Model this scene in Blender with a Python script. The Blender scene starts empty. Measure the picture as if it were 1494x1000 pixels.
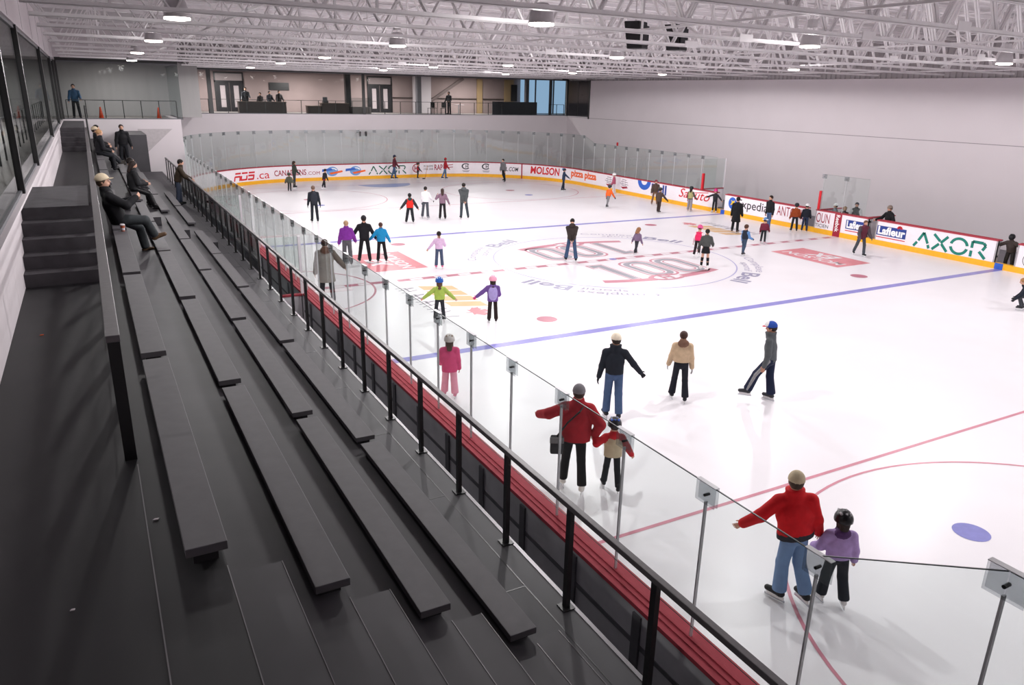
import bpy, bmesh, math, random
import numpy as np
from mathutils import Vector, Matrix
SC = bpy.context.scene
COL = SC.collection
PI = math.pi
RND = random.Random(7)

# ------------------------------------------------------------------ helpers
def lin(c):
    return c / 12.92 if c <= 0.04045 else ((c + 0.055) / 1.055) ** 2.4
def hx(h):
    h = h.lstrip('#')
    return tuple(lin(int(h[i:i + 2], 16) / 255) for i in (0, 2, 4))
_M = {}
def mat(name, col, rough=0.6, spec=0.4, metal=0.0, var=0.06, scale=8.0, bump=0.0, emit=None, estr=0.0, stretch=None):
    """procedural principled material: base colour broken up by noise"""
    if name in _M:
        return _M[name]
    m = bpy.data.materials.new(name); m.use_nodes = True
    nt = m.node_tree; b = nt.nodes['Principled BSDF']
    c = hx(col) if isinstance(col, str) else col
    tc = nt.nodes.new('ShaderNodeTexCoord'); mp = nt.nodes.new('ShaderNodeMapping')
    nt.links.new(tc.outputs['Object'], mp.inputs[0])
    if stretch: mp.inputs['Scale'].default_value = stretch
    nz = nt.nodes.new('ShaderNodeTexNoise'); nz.inputs['Scale'].default_value = scale
    nz.inputs['Detail'].default_value = 4
    nt.links.new(mp.outputs[0], nz.inputs[0])
    rp = nt.nodes.new('ShaderNodeValToRGB')
    rp.color_ramp.elements[0].position = 0.3; rp.color_ramp.elements[1].position = 0.7
    rp.color_ramp.elements[0].color = tuple(x * (1 - var) for x in c) + (1,)
    rp.color_ramp.elements[1].color = tuple(min(1, x * (1 + var)) for x in c) + (1,)
    nt.links.new(nz.outputs[0], rp.inputs[0]); nt.links.new(rp.outputs[0], b.inputs['Base Color'])
    b.inputs['Roughness'].default_value = rough; b.inputs['Metallic'].default_value = metal
    b.inputs['Specular IOR Level'].default_value = spec
    if bump:
        bp = nt.nodes.new('ShaderNodeBump'); bp.inputs['Strength'].default_value = bump
        bp.inputs['Distance'].default_value = 0.02
        nt.links.new(nz.outputs[0], bp.inputs['Height']); nt.links.new(bp.outputs[0], b.inputs['Normal'])
    if emit:
        b.inputs['Emission Color'].default_value = hx(emit) + (1,)
        b.inputs['Emission Strength'].default_value = estr
    _M[name] = m
    return m
def glassmat(name, tint=(0.93, 0.96, 0.95), refl=1.0, rough=0.0):
    if name in _M: return _M[name]
    m = bpy.data.materials.new(name); m.use_nodes = True
    nt = m.node_tree; nt.nodes.clear()
    out = nt.nodes.new('ShaderNodeOutputMaterial'); mx = nt.nodes.new('ShaderNodeMixShader')
    tr = nt.nodes.new('ShaderNodeBsdfTransparent'); gl = nt.nodes.new('ShaderNodeBsdfGlossy')
    fr = nt.nodes.new('ShaderNodeLayerWeight'); fr.inputs[0].default_value = 0.5
    pw = nt.nodes.new('ShaderNodeMath'); pw.operation = 'POWER'; pw.inputs[1].default_value = 5.0
    mu = nt.nodes.new('ShaderNodeMath'); mu.operation = 'MULTIPLY_ADD'; mu.inputs[1].default_value = 0.8 * refl; mu.inputs[2].default_value = 0.035 * refl
    nt.links.new(fr.outputs['Facing'], pw.inputs[0])
    tr.inputs[0].default_value = tuple(tint) + (1,)
    gl.inputs['Roughness'].default_value = rough; gl.inputs[0].default_value = (0.9, 0.93, 0.92, 1)
    nt.links.new(pw.outputs[0], mu.inputs[0]); nt.links.new(mu.outputs[0], mx.inputs[0])
    nt.links.new(tr.outputs[0], mx.inputs[1]); nt.links.new(gl.outputs[0], mx.inputs[2])
    nt.links.new(mx.outputs[0], out.inputs[0])
    _M[name] = m
    return m
def emitmat(name, col, strength):
    if name in _M: return _M[name]
    m = bpy.data.materials.new(name); m.use_nodes = True
    nt = m.node_tree; nt.nodes.clear()
    out = nt.nodes.new('ShaderNodeOutputMaterial'); e = nt.nodes.new('ShaderNodeEmission')
    e.inputs[0].default_value = hx(col) + (1,); e.inputs[1].default_value = strength
    nt.links.new(e.outputs[0], out.inputs[0]); _M[name] = m
    return m

class MB:
    """collects simple shapes into one mesh"""
    def __init__(s): s.v = []; s.f = []; s.m = []
    def add(s, vs, fs, mi=0):
        o = len(s.v); s.v += [tuple(map(float, v)) for v in vs]
        s.f += [tuple(i + o for i in f) for f in fs]; s.m += [mi] * len(fs)
        return s
    def box(s, x0, x1, y0, y1, z0, z1, mi=0):
        vs = [(x, y, z) for z in (z0, z1) for y in (y0, y1) for x in (x0, x1)]
        return s.add(vs, [(0, 2, 3, 1), (4, 5, 7, 6), (0, 1, 5, 4), (2, 6, 7, 3), (0, 4, 6, 2), (1, 3, 7, 5)], mi)
    def beam(s, p, q, w, h, up=(0, 0, 1), mi=0):
        p = np.array(p, float); q = np.array(q, float); d = q - p; d /= np.linalg.norm(d)
        u = np.array(up, float); a = np.cross(d, u)
        if np.linalg.norm(a) < 1e-5: a = np.cross(d, (1, 0, 0))
        a /= np.linalg.norm(a); b = np.cross(a, d)
        vs = [e + a * (i * w / 2) + b * (j * h / 2) for e in (p, q) for j in (-1, 1) for i in (-1, 1)]
        return s.add(vs, [(0, 2, 3, 1), (4, 5, 7, 6), (0, 1, 5, 4), (2, 6, 7, 3), (0, 4, 6, 2), (1, 3, 7, 5)], mi)
    def tube(s, pts, r, n=8, mi=0):
        pts = [np.array(p, float) for p in pts]; rings = []
        for i, p in enumerate(pts):
            d = pts[min(i + 1, len(pts) - 1)] - pts[max(i - 1, 0)]; d /= np.linalg.norm(d)
            a = np.cross(d, (0, 0, 1))
            if np.linalg.norm(a) < 1e-3: a = np.cross(d, (1, 0, 0))
            a /= np.linalg.norm(a); b = np.cross(a, d)
            rr = r[i] if isinstance(r, (list, tuple)) else r
            rings += [p + rr * (math.cos(2 * PI * k / n) * a + math.sin(2 * PI * k / n) * b) for k in range(n)]
        fs = []
        for i in range(len(pts) - 1):
            for k in range(n):
                fs.append((i * n + k, i * n + (k + 1) % n, (i + 1) * n + (k + 1) % n, (i + 1) * n + k))
        fs.append(tuple(range(n))[::-1]); fs.append(tuple((len(pts) - 1) * n + k for k in range(n)))
        return s.add(rings, fs, mi)
    def lathe(s, prof, c=(0, 0, 0), n=20, mi=0):
        vs = [(c[0] + r * math.cos(2 * PI * k / n), c[1] + r * math.sin(2 * PI * k / n), c[2] + z) for r, z in prof for k in range(n)]
        fs = [(i * n + k, i * n + (k + 1) % n, (i + 1) * n + (k + 1) % n, (i + 1) * n + k) for i in range(len(prof) - 1) for k in range(n)]
        if prof[0][0] > 1e-4: fs.append(tuple(range(n))[::-1])
        if prof[-1][0] > 1e-4: fs.append(tuple((len(prof) - 1) * n + k for k in range(n)))
        return s.add(vs, fs, mi)
    def prism(s, poly, z0, z1, mi=0):
        n = len(poly)
        vs = [(x, y, z0) for x, y in poly] + [(x, y, z1) for x, y in poly]
        fs = [tuple(range(n))[::-1], tuple(range(n, 2 * n))] + [(k, (k + 1) % n, n + (k + 1) % n, n + k) for k in range(n)]
        return s.add(vs, fs, mi)

def link(o, parent=None):
    COL.objects.link(o)
    if parent is not None: o.parent = parent
    return o
def obj(name, mb, mats, parent=None, smooth=False, bevel=0.0):
    me = bpy.data.meshes.new(name)
    me.from_pydata(mb.v, [], mb.f)
    for m in (mats if isinstance(mats, (list, tuple)) else [mats]): me.materials.append(m)
    if any(mb.m): me.polygons.foreach_set('material_index', mb.m)
    if smooth: me.polygons.foreach_set('use_smooth', [True] * len(me.polygons))
    bm = bmesh.new(); bm.from_mesh(me); bmesh.ops.recalc_face_normals(bm, faces=bm.faces); bm.to_mesh(me); bm.free()
    me.update()
    o = link(bpy.data.objects.new(name, me), parent)
    if bevel:
        md = o.modifiers.new('bevel', 'BEVEL'); md.width = bevel; md.segments = 2; md.limit_method = 'ANGLE'
    return o
def tag(o, label, cat, group=None):
    o['label'] = label; o['category'] = cat
    if group: o['group'] = group
    return o
def struct(o, label=None):
    o['kind'] = 'structure'
    if label: o['label'] = label
    return o
def empty(name, loc=(0, 0, 0), rz=0.0, parent=None):
    o = bpy.data.objects.new(name, None); o.location = loc; o.rotation_euler = (0, 0, rz)
    o.empty_display_size = 0.2
    return link(o, parent)
def copy_tree(o, parent=None):
    c = o.copy(); COL.objects.link(c); c.parent = parent
    for ch in list(o.children): copy_tree(ch, c)
    return c

_FD = {}
def textmesh(txt, shear=0.0, offset=0.0, spacing=1.0):
    """vector outline of a word, triangulated; returns verts (n,2) and faces, width, y0, y1"""
    key = (txt, shear, offset, spacing)
    if key in _FD: return _FD[key]
    cu = bpy.data.curves.new('t', 'FONT'); cu.body = txt; cu.shear = shear; cu.offset = offset
    cu.space_character = spacing; cu.resolution_u = 3
    o = bpy.data.objects.new('t', cu); COL.objects.link(o)
    dg = bpy.context.evaluated_depsgraph_get(); dg.update()
    me = bpy.data.meshes.new_from_object(o.evaluated_get(dg))
    v = np.array([x.co[:2] for x in me.vertices]); f = [tuple(p.vertices) for p in me.polygons]
    bpy.data.objects.remove(o); bpy.data.curves.remove(cu); bpy.data.meshes.remove(me)
    v[:, 0] -= v[:, 0].min()
    _FD[key] = (v, f, v[:, 0].max(), v[:, 1].min(), v[:, 1].max())
    return _FD[key]
def strokes(segs, w):
    """flat lettering drawn from thick straight strokes: list of (x0,y0,x1,y1) -> verts, faces"""
    vs = []; fs = []
    for x0, y0, x1, y1 in segs:
        d = np.array([x1 - x0, y1 - y0], float); d /= np.linalg.norm(d); n = np.array([-d[1], d[0]]) * w / 2
        o = len(vs); vs += [(x0 - n[0], y0 - n[1]), (x1 - n[0], y1 - n[1]), (x1 + n[0], y1 + n[1]), (x0 + n[0], y0 + n[1])]
        fs.append((o, o + 1, o + 2, o + 3))
    return np.array(vs, float), fs
def arcband(cx, cy, r0, r1, a0, a1, n=24, sx=1.0, sy=1.0):
    vs = []; fs = []
    for k in range(n + 1):
        a = a0 + (a1 - a0) * k / n
        for r in (r0, r1): vs.append((cx + sx * r * math.cos(a), cy + sy * r * math.sin(a)))
    for k in range(n): fs.append((2 * k, 2 * k + 1, 2 * k + 3, 2 * k + 2))
    return np.array(vs, float), fs
def disc(cx, cy, rx, ry, n=28):
    return np.array([(cx + rx * math.cos(2 * PI * k / n), cy + ry * math.sin(2 * PI * k / n)) for k in range(n)]), [tuple(range(n))]
def rect(x0, y0, x1, y1):
    return np.array([(x0, y0), (x1, y0), (x1, y1), (x0, y1)], float), [(0, 1, 2, 3)]
def poly(*p):
    return np.array(p, float), [tuple(range(len(p)))]
def fit(tm, x0, x1, y0, y1):
    v, f = tm[0], tm[1]
    mn = v.min(0); mx = v.max(0)
    w = (v - mn) / (mx - mn) * np.array([x1 - x0, y1 - y0]) + np.array([x0, y0])
    return w, f

# ------------------------------------------------------------------ rink outline
W, L, RC = 25.9, 30.48, 8.53
SA = 2 * (L - RC); SQ = PI / 2 * RC; SB = W - 2 * RC
STOT = 2 * SA + 4 * SQ + 2 * SB
def ring(s):
    """point and outward normal on the rink edge; s=0 at the near end of the left side, clockwise"""
    s = s % STOT
    for kind, c, d, ln in (('l', (0, -(L - RC)), (0, 1), SA), ('c', (RC, L - RC), PI, SQ), ('l', (RC, L), (1, 0), SB),
                           ('c', (W - RC, L - RC), PI / 2, SQ), ('l', (W, L - RC), (0, -1), SA), ('c', (W - RC, -(L - RC)), 0, SQ),
                           ('l', (W - RC, -L), (-1, 0), SB), ('c', (RC, -(L - RC)), -PI / 2, SQ)):
        if s <= ln + 1e-9:
            if kind == 'l':
                return np.array([c[0] + d[0] * s, c[1] + d[1] * s]), np.array([-d[1], d[0]], float)
            th = d - s / RC; n = np.array([math.cos(th), math.sin(th)])
            return np.array(c) + RC * n, n
        s -= ln
def rp(s, off, z):
    p, n = ring(s); q = p + n * off
    return (q[0], q[1], z)
BREAKS = [0, SA, SA + SQ, SA + SQ + SB, SA + 2 * SQ + SB, 2 * SA + 2 * SQ + SB]
def samples(s0, s1, step=0.35):
    out = [s0]
    pts = sorted(set([s0, s1] + [b for b in BREAKS if s0 < b < s1]))
    for a, b in zip(pts[:-1], pts[1:]):
        m = (a + b) / 2; straight = (0 <= m <= SA) or (SA + SQ <= m <= SA + SQ + SB) or (m >= SA + 2 * SQ + SB)
        k = 1 if straight else max(1, int((b - a) / step))
        out += [a + (b - a) * (i + 1) / k for i in range(k)]
    return out
def sweep(mb, s0, s1, prof, mi=0, ztop=None):
    """closed (offset, z) profile swept along the rink edge"""
    ss = samples(s0, s1); n = len(prof); vs = []; fs = []
    for i, s in enumerate(ss):
        for k, (o, z) in enumerate(prof):
            zz = ztop(s) if (ztop and z is None) else z
            vs.append(rp(s, o, zz))
    for i in range(len(ss) - 1):
        for k in range(n):
            fs.append((i * n + k, (i + 1) * n + k, (i + 1) * n + (k + 1) % n, i * n + (k + 1) % n))
    fs.append(tuple(range(n))); fs.append(tuple((len(ss) - 1) * n + k for k in range(n))[::-1])
    return mb.add(vs, fs, mi)
def rectprof(o0, o1, z0, z1): return [(o0, z0), (o1, z0), (o1, z1), (o0, z1)]

# ------------------------------------------------------------------ camera
def set_camera():
    x, y, z, yaw, pit, rol, f = -4.6545, -23.8288, 6.1327, 0.5034, 0.3188, 0.0209, 1099.5565
    cy, sy, cp, sp = math.cos(yaw), math.sin(yaw), math.cos(pit), math.sin(pit)
    fw = np.array([sy * cp, cy * cp, -sp]); r = np.array([cy, -sy, 0]); u = np.cross(r, fw)
    r2 = r * math.cos(rol) + u * math.sin(rol); u2 = -r * math.sin(rol) + u * math.cos(rol)
    cd = bpy.data.cameras.new('camera'); cd.sensor_width = 36; cd.sensor_fit = 'HORIZONTAL'
    cd.lens = f * 36 / 1494; cd.clip_start = 0.05; cd.clip_end = 300
    co = bpy.data.objects.new('camera', cd); COL.objects.link(co)
    m = Matrix.Identity(4)
    for i in range(3):
        m[i][0], m[i][1], m[i][2] = r2[i], u2[i], -fw[i]
    m[0][3], m[1][3], m[2][3] = x, y, z
    co.matrix_world = m
    SC.camera = co
set_camera()
LAMP_W, CONC_W, EXPO, SPILL = 1000.0, 800.0, -0.78, 0.09
# ------------------------------------------------------------------ materials
M_ice = mat('ice_sheet', '#F1EEF2', 0.32, 0.35, var=0.02, scale=0.6)
M_white = mat('white_painted_wall', '#D2CACE', 0.7, 0.2, var=0.015, scale=0.7)
M_corr = mat('grey_metal_siding', '#A8A2A4', 0.6, 0.3, var=0.04, scale=3)
M_deck = mat('painted_roof_deck', '#CCC8CA', 0.65, 0.3, var=0.05, scale=2)
M_steel = mat('white_painted_steel', '#E2DEE0', 0.4, 0.5, var=0.04, scale=4)
M_conc = mat('dark_grey_concrete', '#434145', 0.55, 0.3, var=0.16, scale=1.3, bump=0.12)
M_bench = mat('grey_bench_board', '#4F4C50', 0.6, 0.35, var=0.07, scale=9, bump=0.05)
M_pedestal = mat('black_bench_support', '#232124', 0.7, 0.2)
M_black = mat('black_painted_steel', '#1B1A1C', 0.4, 0.5, var=0.1)
M_rail = mat('dark_grey_handrail', '#5A5558', 0.45, 0.5, var=0.12, scale=20)
M_alu = mat('brushed_aluminium', '#D0D0D3', 0.35, 0.6, metal=0.15, var=0.05)
M_strip = mat('steel_edge_strip', '#7C797C', 0.4, 0.5, metal=0.6)
M_boardw = mat('white_board_face', '#F4EDF3', 0.35, 0.4, var=0.02)
M_kick = mat('yellow_kick_plate', '#F5B52A', 0.4, 0.4, var=0.05)
M_cap = mat('red_cap_rail', '#AE4450', 0.65, 0.15, var=0.07)
M_back = mat('grey_board_backing', '#7A7980', 0.6, 0.3, var=0.15, scale=2)
M_clad = mat('grey_outer_cladding', '#C6C5CA', 0.3, 0.5, var=0.2, scale=1.5)
M_frame = mat('dark_board_frame', '#66656A', 0.5, 0.4, var=0.12)
M_slab = mat('grey_floor_slab', '#77747A', 0.6, 0.3, var=0.08, scale=1)
M_glass = glassmat('rink_glass')
M_winglass = glassmat('window_glass', (0.84, 0.86, 0.86), 0.25)
M_clip = glassmat('clip_plastic', (0.84, 0.85, 0.86), 2.5, 0.2)
M_bluep = mat('blue_ice_paint', '#8C88CE', 0.35, 0.3, var=0.07, scale=3)
M_redp = mat('red_ice_paint', '#D08A9A', 0.35, 0.3, var=0.06, scale=3)
M_redd = mat('deep_red_ice_paint', '#BC7486', 0.35, 0.3, var=0.08, scale=3)
M_redbox = mat('pale_red_ice_logo', '#DC868E', 0.35, 0.3, var=0.05, scale=3)
M_oran = mat('orange_ice_logo', '#E2BA86', 0.35, 0.3, var=0.06, scale=3)
M_greyp = mat('grey_ice_lettering', '#9C98B4', 0.35, 0.3, var=0.06, scale=3)
M_greyd = mat('dark_grey_ice_lettering', '#A2A0AA', 0.35, 0.3, var=0.06, scale=3)
M_crease = mat('light_blue_ice_paint', '#98AAD8', 0.35, 0.3, var=0.05)
M_whitep = mat('white_ice_paint', '#EAE8EC', 0.35, 0.3, var=0.02)
M_pale = mat('faint_ice_lettering', '#B4AEC6', 0.35, 0.3, var=0.04)
M_bluec = mat('blue_circle_paint', '#B4B0D8', 0.35, 0.3, var=0.05)

# ------------------------------------------------------------------ room shell
XR, YF, YB, ZW, ZD = 30.5, 31.3, -31.5, 7.25, 9.0
def block(name, x0, x1, y0, y1, z0, z1, m, parent=None):
    return obj(name, MB().box(x0, x1, y0, y1, z0, z1), m, parent)
def corrugated(name, p0, ux, uy, nu, pitch, length, depth, m):
    """ribbed sheet: ribs run along uy, profile steps along ux (world vectors), depth along n"""
    p0 = np.array(p0, float); ux = np.array(ux, float); uy = np.array(uy, float); n = np.cross(ux, uy)
    mb = MB(); vs = []; t = 0
    prof = []
    for k in range(nu):
        for a, d in ((0.0, 0), (0.4, 0), (0.5, depth), (0.9, depth)): prof.append(((k + a) * pitch, d))
    for a, d in prof:
        vs.append(p0 + ux * a + n * d); vs.append(p0 + ux * a + n * d + uy * length)
    mb.add(vs, [(2 * i, 2 * i + 2, 2 * i + 3, 2 * i + 1) for i in range(len(prof) - 1)])
    return obj(name, mb, m)
struct(block('floor', -12, 33, YB - 0.5, 40, -0.4, -0.03, M_slab))
struct(corrugated('ceiling', (-10, YB, ZD), (0, 1, 0), (1, 0, 0), 132, 0.5, 41, -0.07, M_deck))
wr = struct(block('wall_right', XR, XR + 0.3, YB, YF + 0.3, -0.03, 7.2, M_white))
obj('panel_joint', MB().box(XR - 0.004, XR, YB, YF, 4.40, 4.43), mat('wall_joint_shadow_gap', '#8E888C', 0.8), wr)
struct(corrugated('wall_right_siding', (XR + 0.12, YB, 7.2), (0, 1, 0), (0, 0, 1), 210, 0.3, 1.85, -0.05, M_corr))
obj('ledge_cap', MB().box(XR, XR + 0.3, YB, YF, 7.2, 7.215), M_white, wr)
struct(block('wall_far', -0.1, XR, YF, YF + 0.25, -0.03, 4.5, M_white))
struct(corrugated('wall_far_siding', (XR, YF + 0.1, 7.33), (-1, 0, 0), (0, 0, 1), 122, 0.3, 1.7, 0.05, M_corr))
struct(block('wall_near', -6, XR, YB - 0.3, YB, -0.03, ZD, M_white))
we = struct(block('wall_end_left', -5.65, -0.22, 21.0, 21.25, -0.03, 4.5, M_white))
struct(block('wall_corner_left', -0.47, -0.22, 21.25, YF, -0.03, 4.5, M_white))
# recess shade painted as a flat darker board on the white end wall
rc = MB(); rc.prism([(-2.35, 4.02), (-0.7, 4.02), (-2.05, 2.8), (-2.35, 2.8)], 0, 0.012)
o = obj('trim_recess_shade', rc, mat('painted_recess_shade', '#B4ADB0', 0.8), we); o.rotation_euler = (PI / 2, 0, 0); o.location = (0, 20.999, 0)
wl = struct(block('wall_left', -5.95, -5.65, YB, 21.0, -0.03, 4.43, M_white))
obj('sill_board', MB().box(-5.97, -5.62, YB, 21.0, 4.43, 4.47), M_white, wl)
struct(block('wall_left_upper', -5.95, -5.65, YB, 31, 7.27, ZD, M_white))
jb = MB()
for y in (-6.5, -2.2, 2.1, 6.4, 10.7, 15): jb.box(-5.652, -5.646, y, y + 0.02, 7.3, ZD)
obj('trim_panel_joints', jb, mat('wall_joint_shadow_gap', '#8E888C'))['kind'] = 'structure'

# stepped bleacher concrete: walkway, four treads, front walkway
TX = [-4.28, -3.59, -2.89, -2.19, -1.42]
TZ = [3.55, 3.10, 2.67, 2.21, 1.84]
st = MB()
struct(obj('walkway_floor', MB().box(-5.65, TX[0], -28, 21, 0, TZ[0]), mat('dark_walkway_floor', '#1F1E21', .55, .4, var=.2, scale=1.1, bump=.1)))  # walkway and top tread coloured darker than the lower treads
for k in range(4): st.box(TX[k], TX[k + 1], -28, 21, 0, TZ[k + 1])
steps = struct(obj('bleacher_steps', st, M_conc))
hs = MB()
for k in range(4):
    hs.box(TX[k], TX[k] + 0.34, -21.4, -19.62, 0.5, (TZ[k] + TZ[k + 1]) / 2 + 0.01)
obj('aisle_half_step', hs, M_conc, steps)
hs = MB()
for k in range(4):
    yy = (-2.25, -2.15, -1.75, -1.6)[k]
    hs.box(TX[k], TX[k] + 0.33, yy, yy + 0.95, 0.5, (TZ[k] + TZ[k + 1]) / 2 + 0.01)
obj('aisle_half_step', hs, M_conc, steps)
ed = MB()
ed.box(TX[4] - 0.035, TX[4] + 0.004, -28, 21, TZ[4] - 0.06, TZ[4] + 0.006)
obj('edge_strip', ed, M_strip, steps)
ed = MB(); ed.box(-1.68, -1.668, -28, 18, TZ[4], TZ[4] + 0.002); 
for y in np.arange(-20.6, 16, 1.83): ed.box(-2.19, -1.68, y, y + 0.012, TZ[4], TZ[4] + 0.002)
obj('joint_line', ed, M_black, steps)
ed = MB(); ed.box(-4.657, -4.650, -28, -18.3, 3.55, 3.556)
for k, x in enumerate(TX[:4]): ed.box(x - 0.004, x + 0.001, -28, -19.85, TZ[k] - 0.01, TZ[k] + 0.003)
for k in range(4): ed.box(TX[k] + 0.337, TX[k] + 0.341, -21.4, -19.62, (TZ[k] + TZ[k + 1]) / 2 - 0.01, (TZ[k] + TZ[k + 1]) / 2 + 0.013)
obj('step_nosing', ed, M_strip, steps)
# raised landing with five steps on the left walkway, and the far flight
def stairs(name, y0, yl, z0):
    mb = MB()
    for k in range(5):
        mb.box(-5.65, -4.74, y0 + 0.335 * k, yl, z0 + 0.175 * k, z0 + 0.175 * (k + 1))
    return mb
sm = stairs('s', -12.2, -8.15, 3.55)
for k in range(4): sm.box(-5.65, -4.74, -8.15, -8.15 + 0.335 * (4 - k), 3.55 + 0.175 * k, 3.55 + 0.175 * (k + 1))
lab = 'dark carpeted landing reached by five steps on the left walkway'
struct(obj('landing_stairs', sm, mat('charcoal_stair_covering', '#4A474B', 0.8, 0.2, var=0.14, scale=6, bump=0.1)), lab)
struct(obj('landing_stairs', stairs('s', 12.35, 20.98, 3.55), mat('charcoal_stair_covering', '#4A474B')), 'dark steps at the far end of the left walkway')
pr = struct(obj('parapet', MB().box(-3.2, -2.2, 17.2, 20.9, 1.8, 3.93), M_conc))

# ------------------------------------------------------------------ ice and markings
ip = []
for s in samples(0, STOT - 1e-6, 0.5): ip.append(tuple(ring(s)[0]))
ice = struct(obj('ice_surface', MB().prism(ip[:-1], -0.03, 0.0), M_ice))
def decal(name, parts, m, z):
    mb = MB()
    for v, f in parts: mb.add([(x, y, z) for x, y in v], f)
    o = obj(name, mb, m, ice); return o
for y in (-7.62, 7.62): decal('blue_line', [rect(0.02, y - 0.15, W - 0.02, y + 0.15)], M_bluep, 0.002)
decal('centre_line', [rect(0.02, -0.15, W - 0.02, -0.11), rect(0.02, 0.11, W - 0.02, 0.15)], M_redp, 0.002)
decal('centre_line_block', [rect(x, -0.13, x + 0.46, 0.13) for x in np.arange(0.3, 25.4, 0.915)], M_redd, 0.003)
def onring(y, sgn): # half chord of the rink at this y
    a = abs(y) - (L - RC)
    return 0.03 if a <= 0 else RC - math.sqrt(RC * RC - a * a) + 0.05
for y, w in ((27.13, 0.05), (-27.13, 0.05)): decal('goal_line', [rect(onring(y, 0), y - w / 2, W - onring(y, 0), y + w / 2)], M_redp, 0.002)
for y in (-16.2, 16.2): decal('free_play_line', [rect(0.03, y - 0.035, W - 0.03, y + 0.035)], M_redp, 0.0025)
for x in (6.24, 19.66):
    for y in (-6.1, 6.1): decal('neutral_spot', [disc(x, y, 0.3, 0.3)], M_redd, 0.003)
    for y in (-21.03, 21.03):
        decal('faceoff_circle', [arcband(x, y, 4.52, 4.57, 0, 2 * PI, 90)], M_redp, 0.003)
        decal('faceoff_spot', [disc(x, y, 0.3, 0.3)], M_redd, 0.003)
    for y in (-18.5, 18.5): decal('pass_spot', [disc(x, y, 0.26, 0.26)], mat('mid_blue_ice_paint', '#8686C6'), 0.003)
decal('centre_circle', [arcband(12.95, 0, 4.70, 4.75, 0, 2 * PI, 100)], M_bluec, 0.003)
decal('centre_spot', [disc(12.95, 0, 0.15, 0.15)], M_bluep, 0.004)
decal('referee_crease', [arcband(0, 0, 2.98, 3.05, -PI / 2, PI / 2, 50)], M_redd, 0.003)
for sg in (1, -1):
    v, f = arcband(12.95, sg * 27.13, 0, 1.85, 0, PI if sg < 0 else -PI, 30)
    decal('goal_crease', [(v, f)], M_crease, 0.0015)
# anniversary number with ribbon, once for each side
def spun(v, f, c, a, sx=1, sy=1):
    ca, sa = math.cos(a), math.sin(a); x = v[:, 0] * sx; y = v[:, 1] * sy
    return np.stack([c[0] + x * ca - y * sa, c[1] + x * sa + y * ca], 1), f
def zero(cx, w, r0, r1, y0, y1):
    """outlined narrow zero: rounded-rectangle band"""
    def loop(g):
        pts = []; hw = w / 2 - g; rr = min(hw, 0.5)
        for qx, qy, a0 in ((1, 1, 0), (-1, 1, PI / 2), (-1, -1, PI), (1, -1, 3 * PI / 2)):
            for k in range(7):
                a = a0 + k * PI / 12
                pts.append((cx + qx * (hw - rr) + rr * math.cos(a), (y0 + y1) / 2 + qy * ((y1 - y0) / 2 - g - rr) + rr * math.sin(a)))
        return pts
    A, B = loop(r0), loop(r1); n = len(A)
    return np.array(A + B), [(k, (k + 1) % n, n + (k + 1) % n, n + k) for k in range(n)]
for a in (0, PI):
    c = (12.95, 0)
    red = []; gre = []
    for cx in (0.25, 1.75):
        red.append(zero(cx, 1.42, 0.0, 0.07, -3.15, -0.62)); red.append(zero(cx, 1.42, 0.42, 0.48, -3.15, -0.62))
        gre.append(zero(cx, 1.42, 0.14, 0.35, -3.15, -0.62))
    one = [(-1.75, -0.62), (-1.0, -0.62), (-1.0, -3.15), (-1.45, -3.15), (-1.45, -1.1), (-1.75, -1.2)]
    red.append(poly(*one)); gre.append(poly((-1.65, -0.72), (-1.08, -0.72), (-1.08, -3.07), (-1.37, -3.07), (-1.37, -1.0), (-1.65, -1.08)))
    whi = [poly((-1.69, -0.68), (-1.04, -0.68), (-1.04, -3.11), (-1.41, -3.11), (-1.41, -1.05), (-1.69, -1.15))]
    red += [arcband(0, 4.2, 7.45, 7.8, -PI / 2 - 0.34, -PI / 2 - 0.08, 10), arcband(0, 4.2, 7.45, 7.8, -PI / 2 + 0.08, -PI / 2 + 0.34, 10)]
    decal('anniversary_number_outline', [spun(v, f, c, a) for v, f in red], M_redp, 0.004)
    decal('anniversary_ring', [spun(*arcband(0, -3.3, 0.48, 0.68, 0.5, 2 * PI - 0.5, 24, 1.15, 0.62), c, a)], M_redp, 0.0072)
    decal('anniversary_emblem', [spun(*strokes([(-0.2, -3.55, -0.2, -3.05), (0.15, -3.55, 0.15, -3.05)], 0.1), c, a), spun(*strokes([(-0.15, -3.3, 0.10, -3.3)], 0.1), c, a)], M_redp, 0.0085)
    decal('anniversary_number_inset', [spun(v, f, c, a) for v, f in whi], M_whitep, 0.005)
    decal('anniversary_number', [spun(v, f, c, a) for v, f in gre], M_greyd, 0.006)
# lettering round the centre circle
def arctext(tm, r0, r1, astart, aend):
    v, f = fit(tm, 0, 1, r0, r1)
    out = []
    for x, r in v:
        a = astart + (aend - astart) * x
        out.append((12.95 + r * math.cos(a), r * math.sin(a)))
    return np.array(out), f
for k in range(4):
    b = math.radians(250 + 90 * k); d = math.radians
    decal('circle_lettering', [arctext(textmesh('Bell', offset=0.02), 4.95, 5.6, b - d(31), b - d(50))], M_greyp, 0.004)
    decal('circle_lettering', [arctext(textmesh('Complexe'), 5.3, 5.75, b, b - d(28)), arctext(textmesh('sportif'), 4.9, 5.28, b - d(10), b - d(28))], M_pale, 0.004)
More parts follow.
